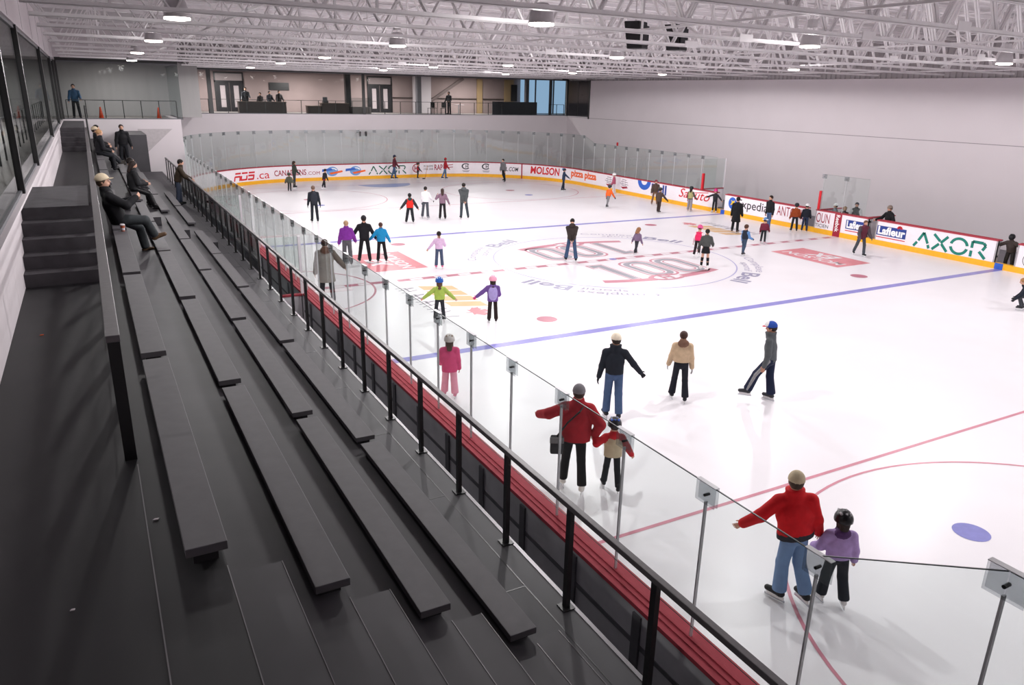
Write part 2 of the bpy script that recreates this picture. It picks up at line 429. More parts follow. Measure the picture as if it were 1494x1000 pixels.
# sponsor boxes and the striped leaf badge, one on each side of the ice
for X0, X1, Y0, Y1, a in ((3.65, 5.72, 1.53, 4.7, PI / 2), (20.15, 22.1, -4.75, -1.37, -PI / 2)):
    decal('sponsor_box', [rect(X0, Y0, X1, Y1)], M_redbox, 0.003)
    t1 = fit(textmesh('MOLSON', offset=0.02, shear=0.15), -1.45, 1.45, 0.12, 0.62)
    t2 = fit(textmesh('EX', offset=0.05, shear=0.2), -0.55, 0.75, -0.75, 0.02)
    c = ((X0 + X1) / 2, (Y0 + Y1) / 2)
    decal('sponsor_box_lettering', [spun(*t1, c, a - PI), spun(*t2, c, a - PI)], M_whitep, 0.004)
leaf = [(0, -.5), (.04, -.2), (.3, -.26), (.25, -.14), (.5, .08), (.42, .12), (.46, .3), (.3, .27), (.26, .34), (.13, .22), (.18, .48), (.1, .44), (0, .62)]
leaf = leaf + [(-x, y) for x, y in leaf[::-1][1:-1]]
for sg, cx, cy in ((1, 4.85, -2.55), (-1, 21.75, 3.6)):
    parts = []
    for k in range(4):
        y = (1.25 - 0.72 * k) * sg
        parts.append(poly((cx - 0.55 * sg, cy + y + 0.30 * sg), (cx + 0.52 * sg, cy + y - 0.08 * sg), (cx + 0.52 * sg, cy + y - 0.66 * sg), (cx - 0.55 * sg, cy + y - 0.26 * sg)))
    decal('stripe_badge', parts, M_oran, 0.003)
    v, f = poly(*leaf)
    decal('maple_leaf', [spun(v, f, (cx - 0.1 * sg, cy - 2.0 * sg), -PI / 2 * sg, 0.95, 0.8)], M_redbox, 0.003)
    sg2 = []
    for k in range(13):
        yy = cy + sg * (1.5 - 0.3 * k)
        sg2.append((cx - 1.35 * sg, yy, cx - 0.75 * sg, yy + (0.2 if k % 3 else -0.1)))
    sg2 += [(cx - 1.05 * sg, cy + sg * (1.5 - 0.9 * k), cx - 1.05 * sg, cy + sg * (0.95 - 0.9 * k)) for k in range(4)]
    decal('badge_lettering', [strokes(sg2, 0.07)], M_greyd, 0.003)

# ------------------------------------------------------------------ dasher boards
RUNS = [(-7, SA, 'white boards along the bleacher side with red cap rail, dark frame outside'),
        (SA, 73.78, 'white far end boards with adverts and yellow kick plate'),
        (73.78, 93.2, 'white boards round the far right corner up to the first gate'),
        (93.95, 99.55, 'white boards on the right side between the first and second gates'),
        (100.12, 103.05, 'short white boards in front of the penalty box glass'),
        (103.5, 108.85, 'white boards with wide green capital letters, before the last gate'),
        (109.6, 120, 'white boards right of the last open gate at the frame edge')]
RUN = []
for i, (a, b, lab) in enumerate(RUNS):
    kend = RUNS[i + 1][0] if i + 1 < len(RUNS) else b
    t = empty('dasher_board', rp((a + b) / 2, 0.1, 0)); tag(t, lab, 'rink boards', 'boards round the ice')
    t.location = (0, 0, 0)
    obj('board_face', sweep(MB(), a, b, rectprof(0, 0.04, 0.0, 1.07)), M_boardw, t)
    obj('kick_plate', sweep(MB(), a, kend, rectprof(-0.012, 0.0, 0.0, 0.23)), M_kick, t)
    if kend > b: obj('gate_sill', sweep(MB(), b, kend, rectprof(0, 0.2, 0.0, 0.23)), M_kick, t)
    cp = MB(); sweep(cp, a, b, rectprof(-0.02, 0.30, 1.06, 1.11))
    for o0 in (0.125, 0.20): sweep(cp, a, b, rectprof(o0, o0 + 0.02, 1.11, 1.122))
    obj('cap_rail', cp, M_cap, t)
    obj('backing', sweep(MB(), a, b, rectprof(0.04, 0.09, 0.0, 1.06)), M_back, t)
    fr = MB()
    for z in (0.1, 0.42, 0.9): sweep(fr, a, b, rectprof(0.09, 0.2, z, z + 0.07))
    obj('frame_rail', fr, M_frame, t)
    if i == 0:
        obj('outer_cladding', sweep(MB(), a, b, rectprof(0.255, 0.275, 0.12, 1.06)), M_clad, t)
        sp = MB(); sweep(sp, a, b, rectprof(0.275, 0.285, 0.60, 0.66)); obj('cladding_rail', sp, M_frame, t)
        sp = MB(); sweep(sp, a, b, rectprof(0.25, 0.31, 0.0, 0.12)); obj('brown_kerb', sp, mat('brown_kerb_rubber', '#5A4A38'), t)
        for s in np.arange(a + 0.4, b, 1.22):
            pb = MB(); sweep(pb, s, s + 0.13, rectprof(0.255, 0.30, 0.12, 1.0)); obj('frame_post', pb, M_frame, t)
    else:
        pb = MB()
        for s in (a, b - 0.06): sweep(pb, s, s + 0.06, rectprof(-0.004, 0.22, 0.23, 1.07))
        obj('end_post', pb, M_boardw if i < 4 else mat('grey_gate_jamb', '#A9A4A8'), t)
    RUN.append(t)
def ad(i, name, parts, m, off=-0.004):
    """flat lettering (s, z) laid on the inner face of run i"""
    mb = MB()
    for v, f in parts: mb.add([rp(s, off, z) for s, z in v], f)
    return obj(name, mb, m, RUN[i])
def shear(p, k, y0=0): return np.stack([p[0][:, 0] + k * (p[0][:, 1] - y0), p[0][:, 1]], 1), p[1]
A_g = mat('green_advert_ink', '#127E6E', 0.5); A_gd = mat('dark_green_advert_ink', '#2C6B57', 0.5)
A_r = mat('red_advert_ink', '#D2232E', 0.5); A_m = mat('maroon_advert_ink', '#A02038', 0.5)
A_k = mat('black_advert_ink', '#2B2A30', 0.5); A_b = mat('blue_advert_ink', '#2F62C4', 0.5)
A_n = mat('navy_advert_ink', '#27408E', 0.5); A_o = mat('orange_advert_ink', '#F2672A', 0.5)
A_w = mat('white_advert_ink', '#FBF9FB', 0.5); A_gy = mat('grey_advert_ink', '#8C8794', 0.5)
A_y = mat('yellow_advert_ink', '#F0C22B', 0.5); A_lb = mat('light_blue_advert_ink', '#6F9FD8', 0.5)
def axor(s0, s1, z0, z1, w):
    h = z1 - z0; u = (s1 - s0)
    def P(x0, y0, x1, y1): return (s0 + x0 * u, z0 + y0 * h, s0 + x1 * u, z0 + y1 * h)
    sg = [P(0, 0, .045, .3), P(.06, .4, .125, .97), P(.125, .97, .20, .3), P(.205, .22, .225, 0),
          P(.27, 1, .37, .6), P(.38, .5, .47, .97), P(.27, 0, .36, .42), P(.39, .45, .48, 0),
          P(.80, 0, .80, .38), P(.80, .55, .80, .97), P(.80, .95, .94, .95), P(.94, .95, .975, .8), P(.975, .8, .94, .5), P(.90, .4, .99, 0)]
    cx, cy = s0 + .63 * u, z0 + .5 * h
    return [strokes(sg, w), arcband(cx, cy, h * .5 - w * .6, h * .5 + w * .35, .2, PI - .2, 20, 1.12, 1), arcband(cx, cy, h * .5 - w * .6, h * .5 + w * .35, PI + .2, 2 * PI - .2, 20, 1.12, 1)]
def rds(s0, s1, z0, z1):
    h = z1 - z0; u = (s1 - s0) / 3; w = h * .2; out = []
    L3 = [[(0, .9, .85, .9), (0, 0, 0, .55), (0, .52, .85, .52), (.8, 0, .8, .55)],
          [(0, .9, .85, .9), (0, .02, 0, .6), (0, .1, .8, .1), (.8, .02, .8, .6)],
          [(0, .9, .85, .9), (0, .55, .85, .55), (.78, .1, .78, .55), (0, .1, .85, .1)]]
    for k, l in enumerate(L3):
        out.append(strokes([(s0 + (k + a) * u, z0 + b * h, s0 + (k + c) * u, z0 + d * h) for a, b, c, d in l], w))
    return [shear(p, .25, z0) for p in out]
T = textmesh
ad(1, 'advert_lettering', rds(51.75, 53.45, .32, .86), A_r)
ad(1, 'advert_lettering', [fit(T('.ca'), 53.62, 54.6, .33, .68)], A_r)
ad(1, 'advert_lettering', [fit(T('CANADIENS', offset=.015), 54.96, 57.25, .43, .82), fit(T('.COM'), 57.32, 58.2, .43, .66)], A_m)
for s in (59.1, 60.8):
    ad(1, 'advert_globe', [disc(s, .62, .42, .33)], A_lb)
    ad(1, 'advert_globe_band', [shear(arcband(s, .62, .22, .30, .4, 2.6, 12, 1.2, .8), .2, .62)], A_w, -.005)
    ad(1, 'advert_swoosh', [poly((s - .72, .78), (s - .05, .84), (s + .05, .70), (s - .74, .60))], A_b, -.006)
    ad(1, 'advert_swoosh', [poly((s - .25, .52), (s + .72, .68), (s + .76, .56), (s - .1, .40))], A_o, -.007)
ad(1, 'advert_lettering', axor(61.8, 64.7, .32, .92, .085), A_gd)
ad(1, 'advert_emblem', [arcband(65.5, .68, .25, .32, .6, 2 * PI - .6, 24)], A_m)
ad(1, 'advert_emblem', [strokes([(65.38, .5, 65.38, .86), (65.62, .5, 65.62, .86), (65.38, .68, 65.62, .68)], .07)], A_m)
ad(1, 'advert_lettering', [fit(T('PROGRAMME'), 66.1, 66.85, .72, .88), fit(T('1908 2008'), 66.1, 66.85, .52, .66)], A_k)
ad(1, 'advert_lettering', [fit(T('RAP', offset=.02), 66.95, 67.6, .5, .92)], A_m)
ad(1, 'advert_marks', [strokes([(67.9, .85, 68.4, .9), (67.85, .68, 68.4, .72)], .05)], A_m)
for s in (69.4, 70.95):
    ad(1, 'advert_emblem', [arcband(s, .78, .2, .29, .7, 2 * PI - .7, 20, 1.15, .8), strokes([(s + .0, .66, s + .0, .9), (s + .16, .66, s + .16, .9), (s, .78, s + .16, .78)], .05)], A_k)
    ad(1, 'advert_marks', [strokes([(s - .28, .45, s + .28, .45), (s - .22, .38, s + .22, .38)], .04)], A_gy)
ad(1, 'advert_lettering', [fit(T('NHL.COM', shear=.2, offset=.01), 72.0, 73.5, .5, .82)], A_k)
o_ = sweep(MB(), 73.74, 73.83, rectprof(-.016, -.002, 0.0, 1.08)); obj('red_joint_strip', o_, A_m, RUN[1])
ad(2, 'advert_lettering', [fit(T('MOLSON', offset=.03, shear=.1), 74.5, 77.15, .42, .98)], A_r)
ad(2, 'advert_emblem', [disc(77.5, .95, .12, .1)], A_lb)
ad(2, 'advert_lettering', [fit(T('pizza pizza', offset=.04), 78.35, 81.45, .38, 1.0)], A_o)
for s in (82.95, 84.65):
    sg = [(s - .2, .93, s + .25, .9), (s - .35, .8, s + .4, .76), (s - .45, .68, s + .45, .62), (s - .3, .57, s + .35, .52)]
    ad(2, 'advert_emblem', [strokes(sg, .026)], A_k)
    ad(2, 'advert_emblem', [strokes([(s - .15, .56, s - .15, .93), (s + .16, .54, s + .16, .90)], .02)], A_gy, -.006)
    ad(2, 'advert_swoosh', [poly((s - .35, .44), (s + .3, .5), (s + .45, .42), (s - .1, .33))], A_m)
ad(2, 'advert_ring', [arcband(86.75, 1.07, .30, .66, PI, 2 * PI, 24, 1.0, .85)], A_b)
ad(2, 'advert_lettering', [fit(T('Bell', offset=.03), 87.5, 88.95, .4, 1.0)], A_n)
ad(2, 'advert_lettering', [fit(T('Saputo', shear=.35, offset=.005), 90.1, 92.75, .34, 1.02), poly((91.5, .86), (92.6, .98), (92.6, 1.02), (91.45, .9))], A_r)
ad(3, 'advert_globe', [disc(94.55, .68, .3, .32)], A_b)
ad(3, 'advert_plane', [poly((94.38, .55), (94.5, .72), (94.42, .85), (94.56, .78), (94.75, .86), (94.66, .7), (94.78, .55), (94.58, .62))], A_y, -.006)
ad(3, 'advert_lettering', [fit(T('Expedia', offset=.005), 94.95, 97.1, .36, .96)], A_k)
ad(3, 'advert_lettering', [fit(T('ANTOINE'), 97.72, 99.5, .5, .98)], A_m)
ad(4, 'advert_lettering', [fit(T('OUN'), 100.2, 100.98, .52, .98)], A_m)
ad(4, 'advert_lettering', [fit(T('TICIEN'), 100.18, 100.95, .3, .46)], A_k)
o_ = sweep(MB(), 101.25, 101.64, rectprof(-.016, -.001, 0.0, 1.075)); obj('red_panel', o_, A_m, RUN[4])
v, f = fit(T('Reebok', offset=.02), -.4, .4, -.11, .11)
ad(4, 'panel_lettering', [(np.stack([101.445 + v[:, 1], .62 - v[:, 0]], 1), f)], A_w, -.02)
for i, s0, s1 in ((4, 101.9, 103.0), (5, 103.56, 104.98)):
    ad(i, 'advert_panel', [rect(s0, .46, s1, .88)], A_n)
    ad(i, 'panel_lettering', [fit(T('Lafleur', offset=.04), s0 + .05, s1 - .04, .5, .86)], A_w, -.006)
    ad(i, 'advert_underline', [rect(s0, .36, s1, .40)], A_r)
    if i == 5:
        ad(i, 'advert_flower', [(spun(np.array([(-.02, .03), (.02, .03), (.04, .11), (0, .15), (-.04, .11)]), 0, (104.65, .86), a)[0], [(0, 1, 2, 3, 4)]) for a in (-1.2, -.6, 0, .6, 1.2)], A_r, -.007)
ad(5, 'advert_lettering', axor(105.4, 108.5, .28, .92, .115), A_g)
ad(6, 'advert_emblem', [arcband(110.15, .55, .27, .29, 0, 2 * PI, 24)], A_k)
ad(6, 'advert_emblem', [rect(110.0, .55, 110.3, .7)], A_b); ad(6, 'advert_emblem', [rect(110.0, .4, 110.3, .48)], A_r)
o_ = sweep(MB(), 108.9, 109.22, rectprof(-.02, -.012, 0.0, 0.235)); obj('blue_kick_panel', o_, A_b, RUN[5])
o_ = sweep(MB(), SA + 2 * SQ + SB + 21.95 - 7.77, SA + 2 * SQ + SB + 21.95 - 7.47, rectprof(-.02, -.012, 0.0, 0.235)); obj('blue_kick_panel', o_, A_b, RUN[3])
# red posts where the glass steps down, and boarded returns behind the gates
def pole(s, z1, lab):
    p, n = ring(s); q = p + n * .1
    t = obj('padded_post', MB().box(q[0] - .07, q[0] + .07, q[1] - .06, q[1] + .06, 1.12, z1), A_r, bevel=.02); tag(t, lab, 'post', 'red padded posts')
pole(91.95, 2.03, 'red padded post on the boards where the glass ends by the first gate')
pole(99.98 + .2, 2.0, 'red padded post at the penalty box glass beside the second gate')
def partition(y, x0, x1, ztop, lab):
    t = empty('box_partition', (x0, y, 0)); tag(t, lab, 'partition', 'board partitions behind the rink edge')
    d = x1 - x0
    obj('board', MB().box(0, d, -.03, .03, -.02, 1.06), M_boardw, t)
    obj('cap_rail', MB().box(0, d, -.06, .06, 1.06, 1.11), M_cap, t)
    if ztop: obj('glass_pane', MB().box(.1, d - .02, -.006, .006, 1.11, ztop), M_glass, t); obj('end_post', MB().box(d - .02, d + .05, -.03, .03, -.02, ztop), M_boardw, t)
partition(9.95, 26.25, 28.0, 2.8, 'white partition with red cap and tall glass behind the first gate')
partition(1.32, 26.25, 28.0, None, 'low white partition with red cap beside the second gate')
partition(-1.35, 26.25, 28.0, None, 'low white partition with red cap at the near end of the penalty box')
partition(-8.9, 26.25, 28.0, None, 'low white partition with red cap behind the last gate')
partition(-4.6, -1.24, -.32, 2.6, 'white partition with red cap below the bleacher walkway')
partition(3.9, -1.24, -.32, 2.6, 'farther partition with red cap below the bleacher walkway')

# ------------------------------------------------------------------ glass round the rink
def glasspane(s0, s1, z0, z1a, z1b, lab, group):
    t = empty('glass_panel', (0, 0, 0)); tag(t, lab, 'glass panel', group)
    zt = lambda s: z1a + (z1b - z1a) * (s - s0) / (s1 - s0)
    obj('glass_pane', sweep(MB(), s0 + .006, s1 - .006, [(.1, z0), (.112, z0), (.112, None), (.1, None)], 0, zt), M_glass, t)
    ss = samples(s0 + .006, s1 - .006); em = MB()
    for a, b in zip(ss[:-1], ss[1:]): em.beam(rp(a, .106, zt(a) + .003), rp(b, .106, zt(b) + .003), .012, .008)
    obj('glass_edge', em, mat('dark_glass_edge', '#5E6466', 0.3), t)
    p, n = ring(s0); b = np.array([n[1], -n[0]])
    pm = MB(); c0 = np.array(rp(s0, .106, z0)); c1 = np.array(rp(s0, .106, z1a - .17))
    pm.beam(c0, c1, .016, .03, up=(n[0], n[1], 0)); obj('post', pm, M_alu, t)
    cm = MB()
    for o in (.085, .122):
        q = p + n * o
        cm.beam((q[0], q[1], z1a - .19), (q[0], q[1], z1a + .015), .25, .008, up=(n[0], n[1], 0))
    ck = obj('clip', cm, M_clip, t)
    q = p + n * .106
    bm = MB().tube([(q[0] - n[0] * .03, q[1] - n[1] * .03, z1a - .1), (q[0] + n[0] * .03, q[1] + n[1] * .03, z1a - .1)], .014, 8)
    obj('bolt', bm, M_black, ck)
    tm = MB(); tm.beam(np.array([q[0], q[1], z1a + .018]) - .125 * np.append(b, 0), np.array([q[0], q[1], z1a + .018]) + .125 * np.append(b, 0), .05, .006)
    obj('top_plate', tm, M_alu, ck)
k = 0; s = 1.37
gl = 'clear glass panel of the low screen along the bleacher side'
glasspane(.08, 1.37, 1.105, 3.45, 2.78, 'glass panel whose top slopes up at the near left corner', 'sloping glass panels')
for j in range(5): glasspane(.08 - 1.25 * (j + 1), .08 - 1.25 * j, 1.105, 3.45, 3.45, 'tall glass panel round the near left corner', 'tall glass at the near corner')
while s + 1.25 < 42.7:
    glasspane(s, s + 1.25, 1.105, 2.78, 2.78, gl, 'glass along the bleacher side'); s += 1.25
glasspane(s, s + 1.3, 1.105, 2.78, 3.45, 'glass panel sloping up to the tall far glass by the bleacher end', 'sloping glass panels')
s += 1.3; n = int(round((79.55 - s) / 1.22)); w = (79.55 - s) / n
for j in range(n): glasspane(s + w * j, s + w * (j + 1), 1.105, 3.45, 3.45, 'tall glass panel of the curved screen at the far end', 'tall far end glass')
glasspane(79.55, 80.9, 1.105, 3.45, 3.0, 'glass panel sloping down at the far right corner', 'sloping glass panels')
n = 10; w = (92.95 - 80.9) / n
for j in range(n): glasspane(80.9 + w * j, 80.9 + w * (j + 1), 1.105, 3.0, 3.0, 'glass panel of the right side screen before the first gate', 'right side glass')
glasspane(100.25, 101.5, 1.105, 2.78, 2.78, 'glass panel of the penalty box nearer the red padded post', None)
glasspane(101.5, 102.75, 1.105, 2.78, 2.78, 'glass panel of the penalty box beside the man in black', None)

for j in range(8):
    y = -4.45 + 2.42 * j
    t = empty('screen_panel', (-1.28, y, 0)); tag(t, 'smoky glass panel of the screen between bleacher walkway and rink boards', 'glass panel', 'smoky screen below the handrail')
    obj('glass_pane', MB().box(-.006, .006, .02, 2.40, 1.0, 2.62), glassmat('smoky_glass', (.55, .56, .57), 1.6, .02), t)
    obj('post', MB().box(-.02, .02, -.02, .02, -.03, 2.66), M_alu, t)
# ------------------------------------------------------------------ bleacher benches
BX = [(-4.487, -4.262), (-3.79, -3.568), (-3.10, -2.876), (-2.395, -2.172)]
BT = [3.68, 3.205, 2.775, 2.315]
ORD = ['top', 'second', 'third', 'bottom']
PL = [[(-19.8, -16.3), (-16.1, -12.5), (-12.33, -8.75), (-8.5, -4.95), (-4.75, -2.35), (-.9, 2.7), (2.9, 6.5), (6.7, 10.3), (10.5, 14.1)],
      [(-19.8, -16.1), (-15.9, -12.3), (-12.1, -8.5), (-8.38, -4.9), (-4.75, -1.4), (-.8, 2.7), (2.9, 6.5), (6.7, 10.3), (10.5, 14.1)],
      [(-19.8, -16.25), (-16.07, -12.2), (-12.05, -8.5), (-8.35, -4.95), (-4.85, -1.4), (-.02, 3.6), (3.8, 7.4), (7.6, 11.2)],
      [(-19.8, -16.2), (-16.04, -12.2), (-12.04, -8.3), (-8.14, -4.65), (-4.56, -1.12), (.35, 4.0), (4.2, 8.0)]]
NTH = ['first', 'second', 'third', 'fourth', 'fifth', 'sixth', 'seventh', 'eighth', 'ninth']
for r in range(4):
    x0, x1 = BX[r]
    for k, (a, b) in enumerate(PL[r]):
        t = empty('bench', (x0, a, TZ[r])); d = b - a
        where = 'at the front by the camera' if k == 0 else ('beyond the cross aisle' if a > -1 else 'short of the cross aisle')
        tag(t, f'grey bench board of the {ORD[r]} bleacher row, {NTH[k]} counted from the near end', 'bench', f'bench boards of the {ORD[r]} bleacher row')
        obj('seat_board', MB().box(0, x1 - x0, 0, d, BT[r] - TZ[r] - .055, BT[r] - TZ[r]), M_bench, t, bevel=.004)
        obj('support', MB().box(.04, x1 - x0 - .05, .05, d - .05, 0, BT[r] - TZ[r] - .055), M_pedestal, t)

# ------------------------------------------------------------------ handrails
def handrail(name, x, ys, z, h, w, th, cables, lab, y0, y1, panel=False):
    t = empty(name, (x, y0, z)); tag(t, lab, 'handrail')
    obj('top_rail', MB().box(-w / 2, w / 2, 0, y1 - y0, h - th, h), M_rail, t, bevel=.004)
    for y in ys:
        pm = MB(); pm.box(-.022, .022, y - y0 - .03, y - y0 + .03, .012, h - th); pm.box(-.06, .06, y - y0 - .06, y - y0 + .06, 0, .012)
        p = obj('post', pm, M_black, t)
    for c in cables:
        obj('cable', MB().tube([(0, .02, c), (0, y1 - y0 - .02, c)], .003, 6), M_black, t)
    return t
handrail('handrail', -1.50, [-21.45 + 1.13 * k for k in range(35)], TZ[4], 1.035, .055, .05, [.885],
         'long black handrail with cables along the front walkway of the bleachers', -21.5, 17.1)
t = empty('handrail', (-4.69, -18.2, 3.55)); tag(t, 'wide flat dark handrail beside the left walkway above the top bench', 'handrail')
obj('top_rail', MB().box(-.045, .045, 0, 30.5, .90, .95), M_rail, t, bevel=.004)
for k in range(25):
    if k in (4, 5, 6) : z0 = .02
    obj('post', MB().box(-.04, .04, 1.25 * k, 1.25 * k + .05, 0, .90), M_black, t)
for c in (.2, .43, .66): obj('cable', MB().tube([(0, .03, c), (0, 30.4, c)], .0045, 6), M_black, t)
t = obj('end_pole', MB().tube([(-4.62, 12.2, 3.5), (-4.62, 12.2, 5.35)], .035, 10), M_black); tag(t, 'tall thin black pole at the far end of the left walkway rail', 'pole')

# ------------------------------------------------------------------ roof trusses
def truss(y0, slope, idx):
    t = empty('roof_truss', (0, y0, 7.28)); t.rotation_euler = (0, 0, math.atan(slope))
    tag(t, 'white open-web steel roof truss spanning the rink above the lamps', 'roof truss', 'white roof trusses')
    D = 1.55; x0, x1 = (-5.6 if y0 < 20 else .2), 30.2
    bc = MB()
    for o in (-.05, .05): bc.box(x0 + .3, x1 - 1.2, o - .022, o + .022, 0, .014); bc.box(x0 + .3, x1 - 1.2, o + (-.022 if o < 0 else .008), o + (-.008 if o < 0 else .022), 0, .07)
    obj('bottom_chord', bc, M_steel, t)
    tc = MB(); tc.box(x0, x1, -.09, .09, D - .1, D); obj('top_chord', tc, M_steel, t)
    wb = MB(); P = 1.82; n = int((x1 - 1.3 - x0) / P)
    for k in range(n):
        xb = x0 + .6 + P * k
        for sx in (-1, 1):
            for o in (-.028, .028):
                wb.beam((xb + .05 * sx, o, .05), (xb + sx * P / 2, o, D - .08), .03, .042, up=(0, 1, 0))
    for k in range(0, n, 2):
        xb = x0 + .6 + P * k
        wb.beam((xb + P / 2, 0, D - .1), (xb + P / 2, 0, .05), .04, .04, up=(0, 1, 0))
    obj('web_lattice', wb, M_steel, t)
    for xx in (7.6 + .55 * (idx % 3), 16.4 + .55 * (idx % 2)):
        obj('splice_plate', MB().box(xx, xx + .4, -.08, -.062, -.01, .14), M_steel, t)
    return t
for i, y in enumerate((-18.4, -16.0, -13.8, -11.6, -9.3, -6.7, -3.7, -.4, 3.0, 6.6, 10.2, 13.8, 17.4, 21.0, 24.6, 28.0)):
    truss(y, .065, i)
# bridging lines running the other way between the trusses
for i, x in enumerate((-2.0, 5.2, 12.4, 19.6, 26.8)):
    b = MB()
    for z in (7.36, 8.72): b.box(x - .02, x + .02, -20, 30.8 if x > 0 else 20.8, z, z + .04)
    o = obj('truss_bridging', b, M_steel); tag(o, 'pair of thin white steel bridging bars crossing the roof trusses', 'roof brace', 'roof bridging bars')
for i, (x, y) in enumerate(((9.0, -9.3), (16.3, -6.7), (23.5, -9.3), (16.3, -.4), (5.2, -6.7), (23.5, 3.0))):
    b = MB(); b.beam((x, y + x * .065, 7.4), (x + .3, y + 2.7 + x * .065, 8.7), .05, .05); b.beam((x, y + x * .065, 8.7), (x + .3, y + 2.7 + x * .065, 7.4), .05, .05)
    o = obj('cross_brace', b, M_steel); tag(o, 'white crossed steel brace between two roof trusses', 'roof brace', 'crossed roof braces')
for x, y in ((6.0, -8.2), (8.3, -7.6)): pass

# ------------------------------------------------------------------ lamps
LAMPS = [(2.0, -12.5), (9.0, -11.8), (18.2, -10.6), (9.3, -4.5), (19.1, -2.3), (21.2, 8.0), (10.5, 4.5), (17.2, 17.3), (17.7, 10.9), (2.4, -4.8),
         (9.5, 9.8), (9.9, 17.7), (3.0, 4.1), (3.6, 21.3), (3.2, 12.0), (-3.1, -9.3), (-2.9, -1.8), (-2.8, 6.5), (-2.5, 15.7)]
LAMPS_UNSEEN = [(9.0, -19.8), (18.2, -19.0), (24.5, -14.5), (10.0, -26.5), (18.0, -27.0)]  # lamps out of view, some made up to brighten the near ice
M_shade = mat('grey_lamp_shade', '#C4BFC2', 0.5, 0.4); M_lens = emitmat('lamp_lens_glow', '#FFF4EA', 22.0)
M_ball = mat('grey_ballast_box', '#C6C2C4', 0.5)
def lamp(x, y, first=[None]):
    if first[0] is None:
        t = empty('ceiling_lamp')
        obj('shade', MB().lathe([(.215, 0), (.205, .03), (.19, .14), (.15, .26), (.10, .30), (.0, .31)], n=24), M_shade, t, smooth=True)
        obj('lens', MB().lathe([(.205, .005), (.205, -.03), (.12, -.045), (0, -.05)], n=24), M_lens, t)
        obj('ballast', MB().box(-.08, .08, -.07, .07, .36, .52), M_ball, t, bevel=.01)
        obj('hanger', MB().tube([(0, 0, .55), (0, 0, 1.7)], .012, 6), M_steel, t)
        first[0] = t
    else: t = copy_tree(first[0])
    t.location = (x, y, 7.22)
    return t
for x, y in LAMPS + LAMPS_UNSEEN:
    t = lamp(x, y)
    where = 'over the bleachers' if x < 0 else 'over the ice'
    tag(t, f'round high-bay lamp with grey shade hanging from the trusses {where}', 'ceiling lamp', f'high-bay lamps {where}')
LGT = {}
for nm, kind, e in (('lamp_light', 'SPOT', LAMP_W), ('lamp_spill', 'POINT', LAMP_W * SPILL), ('bleacher_lamp_light', 'SPOT', LAMP_W * .36), ('bleacher_lamp_spill', 'POINT', LAMP_W * SPILL * .5)):
    l = bpy.data.lights.new(nm, kind); l.energy = e; l.shadow_soft_size = .12; l.color = (1.0, .975, .972)
    if kind == 'SPOT': l.spot_size = math.radians(179); l.spot_blend = .08
    LGT[nm] = l
for x, y in LAMPS + LAMPS_UNSEEN:
    for nm in (('lamp_light', 'lamp_spill') if x > 0 else ('bleacher_lamp_light', 'bleacher_lamp_spill')):
        o = bpy.data.objects.new(nm, LGT[nm]); o.location = (x, y, 7.04); link(o)
# loudspeakers
for (x, y, z, a, lab) in ((7.35, -7.9, 7.55, .5, 'larger black loudspeaker hanging in the roof trusses'), (9.0, -7.4, 7.6, .3, 'smaller black loudspeaker hanging right of the larger one')):
    t = empty('loudspeaker', (x, y, z), a); tag(t, lab, 'loudspeaker')
    sp = MB(); sp.add([(-.25, -.2, .3), (.25, -.2, .3), (.25, .2, .3), (-.25, .2, .3), (-.18, -.28, -.32), (.2, -.28, -.32), (.2, .12, -.32), (-.18, .12, -.32)],
        [(0, 1, 2, 3), (4, 7, 6, 5), (0, 4, 5, 1), (1, 5, 6, 2), (2, 6, 7, 3), (3, 7, 4, 0)])
    obj('cabinet', sp, mat('black_speaker_box', '#19181B', .5), t, bevel=.02)
    obj('grille', MB().box(-.16, .17, -.29, -.275, -.24, .2), mat('speaker_grille', '#2B2A2E', .8, scale=60), t)
    obj('bracket', MB().tube([(0, 0, .3), (0, 0, 1.2)], .02, 6), M_steel, t)

# ------------------------------------------------------------------ windows
def window(name, p0, p1, z0, z1, mulls, mw, m, lab, extra=()):
    t = empty(name, (0, 0, 0)); t['kind'] = 'structure'; t['label'] = lab
    g = MB(); g.beam((p0[0], p0[1], (z0 + z1) / 2), (p1[0], p1[1], (z0 + z1) / 2), .012, z1 - z0)
    obj('glass_pane', g, M_winglass, t)
    f = MB()
    for z in (z0 + .02, z1 - .03): f.beam((p0[0], p0[1], z), (p1[0], p1[1], z), .06, .06)
    obj('frame', f, M_frame, t)
    for (x, y, w, d) in mulls:
        obj('mullion', MB().box(x - w / 2, x + w / 2, y - d / 2, y + d / 2, z0 - .03, z1 + .02), M_black, t)
    return t
window('window_1', (-5.72, -28), (-5.72, 20.9), 4.47, 7.26, [(-5.70, y, .10, .16) for y in (-24.5, -19.5, -14.4, -9.4, -4.4, 6.3, 16, 20.8)], .1, M_black, 'row of tall windows above the white ledge of the left walkway')
window('window_2', (-5.6, 21.1), (-.1, 21.1), 4.5, 7.25, [(-5.6, 21.1, .1, .1)], .1, M_black, 'wide window over the white end wall left of the rink')
window('window_3', (-.12, 21.1), (-.12, YF), 4.5, 7.25, [], .1, M_black, 'bluish glass return beside the far end window')
fm = [(2.75, YF + .1, .26, .12), (13.15, YF + .1, .2, .12), (XR - .02, YF + .05, .12, .12)]
window('window_4', (-.1, YF + .12), (XR, YF + .12), 4.5, 7.28, fm, .1, M_black, 'long window of the concourse above the far end boards')
o = struct(obj('trim_window_head', MB().box(-5.7, XR, YF + .02, YF + .2, 7.26, 7.36), M_black))
o = struct(obj('trim_left_head', MB().box(-5.6, -.1, 20.98, 21.2, 7.25, 7.4), M_black))
